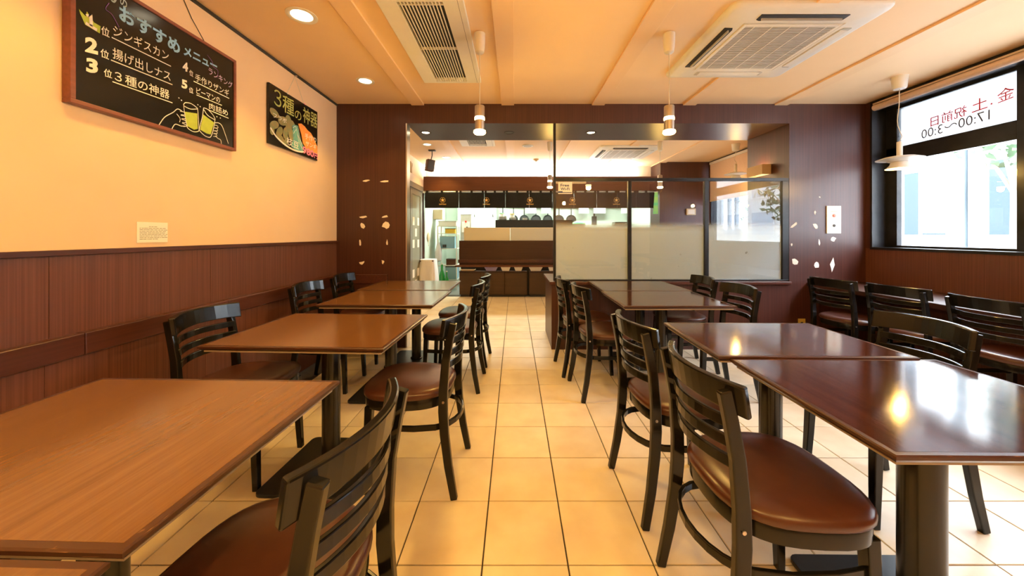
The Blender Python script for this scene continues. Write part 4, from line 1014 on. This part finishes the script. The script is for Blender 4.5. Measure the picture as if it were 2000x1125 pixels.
for i, x in enumerate(ex):
    # emblem printed on the cloth: part of the curtain it sits on
    host = [o for o in C.objects if o.name.startswith('noren_curtain') and abs(o.location.x-x) < 0.35]
    host = min(host, key=lambda o: abs(o.location.x-x)); u = x - host.location.x
    mb = MB(); vs = []
    for k in range(10):
        a = PI/2 + k*PI/5; R = 0.038 if k % 2 == 0 else 0.016
        vs.append((u+R*math.cos(a), -0.013, 0.145+R*math.sin(a)))
    mb.add(vs, [tuple(range(10))]); mb.build('star_emblem', 'gold', host)
    mb = MB(); n = 28
    ri = [(u+r_*math.cos(2*PI*k/n), -0.0125, 0.145+r_*math.sin(2*PI*k/n)) for r_ in (0.050,0.046) for k in range(n)]
    mb.add(ri, [(k, (k+1)%n, n+(k+1)%n, n+k) for k in range(n)]); mb.build('emblem_ring', 'gold', host)
    text('SAPPORO', (u-0.065,0.058), (u+0.065,0.058), 0.022, 'gold', host, (0,0), 'y', 0.01, lift=0.0125)
gc = thing('green_banner', 'bright green strip of cloth at the right end of the kitchen curtains', 'banner', (2.60,6.58,1.55))
mb = MB(); mb.rings([[Vector((x_, 0.008*math.sin(z*30), z)) for x_, z in ((-0.045,0),(0.045,0),(0.04,0.4),(-0.02,0.4))], [Vector((x_, 0.008*math.sin(z*30)+0.006, z)) for x_, z in ((-0.045,0),(0.045,0),(0.04,0.4),(-0.02,0.4))]]); mb.build('cloth', 'green_cloth', gc)
part('hem_rod', 'white_plastic', gc, -0.03, 0.045, -0.004, 0.012, 0.4, 0.41)

# ------------------------------------------------------------------ passage to the kitchen, left
tb = thing('side_table', 'small table hidden under a white cloth beside the kitchen passage', 'table', (-1.60,6.62,0))
part('tabletop', 'brown_rail', tb, -0.12, 0.13, -0.16, 0.16, 0.68, 0.70)
for sx in (-0.10, 0.10):
    for sy in (-0.14, 0.14): part('leg', 'brown_rail', tb, sx-0.012, sx+0.012, sy-0.012, sy+0.012, 0, 0.68)
mb = MB(); rs = []
for z, k in ((0.22,1.28),(0.45,1.16),(0.66,1.03),(0.712,0.99),(0.714,0.9)):
    ring = []
    for i in range(40):
        a = 2*PI*i/40; c_, s_ = math.cos(a), math.sin(a); e = 0.45
        wv = 1 + (0.05*math.sin(a*9) if z < 0.6 else 0)
        ring.append(Vector((math.copysign(abs(c_)**e,c_)*0.135*k*wv, math.copysign(abs(s_)**e,s_)*0.17*k*wv, z)))
    rs.append(ring)
o = MB().rings(rs, False, True).build('tablecloth', 'white_cloth', None, smooth=True, loc=(-1.595,6.62,0)); tag(o, 'white cloth draped over the small table by the sliding door', 'tablecloth')
rk = thing('shelf_rack', 'cream wire shelf rack in the kitchen passage', 'rack', (-1.43,7.75,0))
for a in (-0.20, 0.20):
    for b_ in (-0.18, 0.18): MB().lathe([(0.012,0),(0.012,1.36)], (a,b_,0), 10).build('upright', 'white_plastic', rk)
for z in (0.20,0.50,0.86,1.18,1.34): part('shelf', 'white_plastic', rk, -0.205, 0.205, -0.185, 0.185, z, z+0.016)
def boxy(name, label, cat, x, y_, z, a, b_, h, m_, lid=None):
    t = thing(name, label, cat, (x,y_,z)); part('body', m_, t, -a, a, -b_, b_, 0, h, 0.006)
    if lid: part('lid', lid, t, -a-0.004, a+0.004, -b_-0.004, b_+0.004, h, h+0.014, 0.003)
    return t
bb = boxy('storage_box', 'light blue storage box on the kitchen rack', 'box', -1.43, 7.72, 0.876, 0.16, 0.14, 0.25, 'blue_plastic', 'mint_door')
part('label_frame', 'dark', bb, -0.10, -0.02, -0.144, -0.14, 0.02, 0.08)
boxy('yellow_box', 'yellow food box on the upper kitchen rack shelf', 'box', -1.37, 7.70, 1.196, 0.11, 0.10, 0.09, 'yellow_plastic', 'fascia')
boxy('wire_basket', 'white basket on top of the kitchen rack', 'basket', -1.43, 7.75, 1.356, 0.19, 0.16, 0.09, 'white_plastic', 'grille_grey')
boxy('blue_crate', 'blue bottle crate on the bottom rack shelf', 'crate', -1.35, 7.72, 0.216, 0.12, 0.14, 0.26, 'blue_plastic', 'dark_grey')
boxy('brown_basket', 'small brown basket on the middle rack shelf', 'basket', -1.36, 7.72, 0.516, 0.10, 0.10, 0.12, 'fascia', 'dark_grey')
boxy('wall_cabinet', 'tan wall cupboard high beside the kitchen passage', 'cabinet', -1.66, 7.85, 1.50, 0.10, 0.14, 0.20, 'tan_box', 'white_plastic')
boxy('red_bin', 'small red bin on the passage floor', 'bin', -1.50, 7.25, 0.0, 0.05, 0.05, 0.20, 'red_plastic', 'red_plastic')
for i, (x, y_, z, s_) in enumerate(((-1.50,7.38,0,1.45),(-1.40,7.36,0,1.05))):
    t = thing('green_bottle', ['tall green glass bottle standing before the rack','shorter green glass bottle beside the tall one'][i], 'bottle', (x,y_,z), 0, 'green bottles by the rack')
    MB().lathe([(0.04*s_,0),(0.042*s_,0.01),(0.042*s_,0.22*s_),(0.016*s_,0.30*s_),(0.015*s_,0.38*s_)], n=18).build('body', 'green_glass', t, smooth=True)
    MB().lathe([(0.017*s_,0.38*s_),(0.017*s_,0.40*s_)], n=12).build('cap', 'white_plastic', t)
bg_ = thing('plastic_bag', 'milky plastic bag hanging from the rack side', 'bag', (-1.60,7.50,0.60))
MB().lathe([(0.03,0),(0.07,0.03),(0.075,0.18),(0.045,0.32),(0.015,0.42)], n=12).build('bag_body', 'white_cloth', bg_, smooth=True)
MB().tube([(0,0,0.42),(0.02,0.02,0.50)], 0.006, 6).build('knot', 'white_cloth', bg_)
fr = boxy('fridge', 'white refrigerator with posted papers at the end of the passage', 'fridge', -1.10, 8.3, 0.0, 0.12, 0.25, 1.62, 'grille_grey', 'white_plastic')
part('posted_paper', 'paper', fr, -0.09, 0.09, -0.256, -0.25, 1.22, 1.46); part('magnet', 'red_plastic', fr, -0.02, 0.02, -0.262, -0.256, 1.44, 1.48)
ph = thing('wall_phone', 'dark handset on the passage wall beside the curtain', 'phone', (-1.755,7.0,1.80))
MB().tube([(0.01,0,0),(0.03,0,0.03),(0.03,0,0.11),(0.01,0,0.14)], 0.014, 8).build('handset', 'dark_grey', ph); part('cradle', 'dark_grey', ph, 0, 0.02, -0.03, 0.03, 0.03, 0.11)
wh = thing('woven_mat', 'round tan woven mat hanging on the mint passage wall', 'mat', (-1.755,7.25,1.05))
MB().lathe([(0.07,0),(0.09,0.008),(0.05,0.016),(0.02,0.02)], (0,0,0.07), 20, 'x').build('disc', 'tan_box', wh); MB().tube([(0.008,0,-0.02),(0.01,0,-0.12)], 0.006, 6).build('tassel', 'beige', wh)

# ------------------------------------------------------------------ outside
gnd = struct(MB().box(3.85, 60, -45, 60, -0.3, -0.12).build('ground', 'pavement'), 'pavement and road outside the window')
def building(name, label, x0, x1, y0, y1, h, m_, rows, cols, trim=None):
    t = thing(name, label, 'building', (x0, (y0+y1)/2, -0.12))
    L = (y1-y0)/2
    part('wall', m_, t, 0, x1-x0, -L, L, 0, h)
    part('cornice', 'bldg_white', t, -0.15, 0.0, -L, L, h-0.4, h)
    for r_ in range(rows):
        for c_ in range(cols):
            z = 1.2 + r_*(h-1.5)/rows; yy = -L + (c_+0.5)*2*L/cols; ww = 0.33*2*L/cols; hh = 0.66*(h-1.5)/rows
            f = part('window', 'bldg_white', t, -0.06, 0.02, yy-ww, yy+ww, z, z+hh); part('pane', 'bldg_window' if 'shop' not in name else 'shop_glass', f, -0.07, -0.055, yy-ww+0.08, yy+ww-0.08, z+0.08, z+hh-0.08)
    return t
building('shop_building', 'pale bluish building across the street through the near window', 15, 22, 11.9, 21, 9, 'bldg_blue', 2, 4)
building('white_shop_building', 'bright white building across the street at the right of the near window', 15, 22, -5.5, 11.8, 9, 'bldg_white', 2, 6)
building('apartment_building', 'white apartment block with small dark windows seen in the far window', 17, 26, 23, 40, 14, 'bldg_white', 5, 6)
building('office_building', 'white block with narrow windows mirrored in the screen glass', 15, 22, -34, -6.5, 13, 'bldg_white', 5, 9)
# vertical shop banner
bn = thing('street_banner', 'tall pale vertical banner outside the near window', 'banner', (9.5, 8.35, 0))
MB().lathe([(0.03,-0.12),(0.03,4.2)], n=8).build('pole', 'steel', bn); part('banner_cloth', 'paper', bn, -0.01, 0.01, -0.62, -0.04, 1.2, 4.1)
def tree(x, y_, h, R, label, seed, n=420):
    t = thing('street_tree', label, 'tree', (x, y_, -0.12), 0, 'street trees')
    r = random.Random(seed)
    mb = MB(); mb.tube([(0,0,0),(0.05,0.02,h*0.5),(0,0.05,h)], [0.10,0.08,0.04], 8); mb.build('trunk', 'bark', t)
    for k in range(4):
        a = k*1.7; MB().tube([(0,0,h*0.55),(math.cos(a)*R*0.4,math.sin(a)*R*0.4,h*0.85),(math.cos(a)*R*0.7,math.sin(a)*R*0.7,h*1.05)], [0.04,0.03,0.012], 6).build('branch', 'bark', t)
    mb = MB()
    for k in range(n):
        while True:
            p = Vector((r.uniform(-1,1), r.uniform(-1,1), r.uniform(-1,1)))
            if 0.25 < p.length < 1: break
        p = Vector((p.x*R, p.y*R, h+p.z*R*0.9)); s_ = R*0.11
        a, b_ = Vector((r.uniform(-1,1),r.uniform(-1,1),r.uniform(-1,1))).normalized()*s_, Vector((r.uniform(-1,1),r.uniform(-1,1),r.uniform(-1,1))).normalized()*s_
        mb.add([p-a, p-b_*0.5, p+a, p+b_*0.5], [(0,1,2,3)])
    f = mb.build('foliage', 'leaf', t); f['kind'] = 'stuff'
tree(11.5, 8.2, 4.0, 1.3, 'leafy street tree at the upper right of the near window', 1, 260)
tree(13.2, 18.6, 3.0, 1.6, 'green street tree beside the white apartment block', 2)
tree(12.6, -8.5, 3.2, 1.6, 'green street tree mirrored in the screen glass', 3)
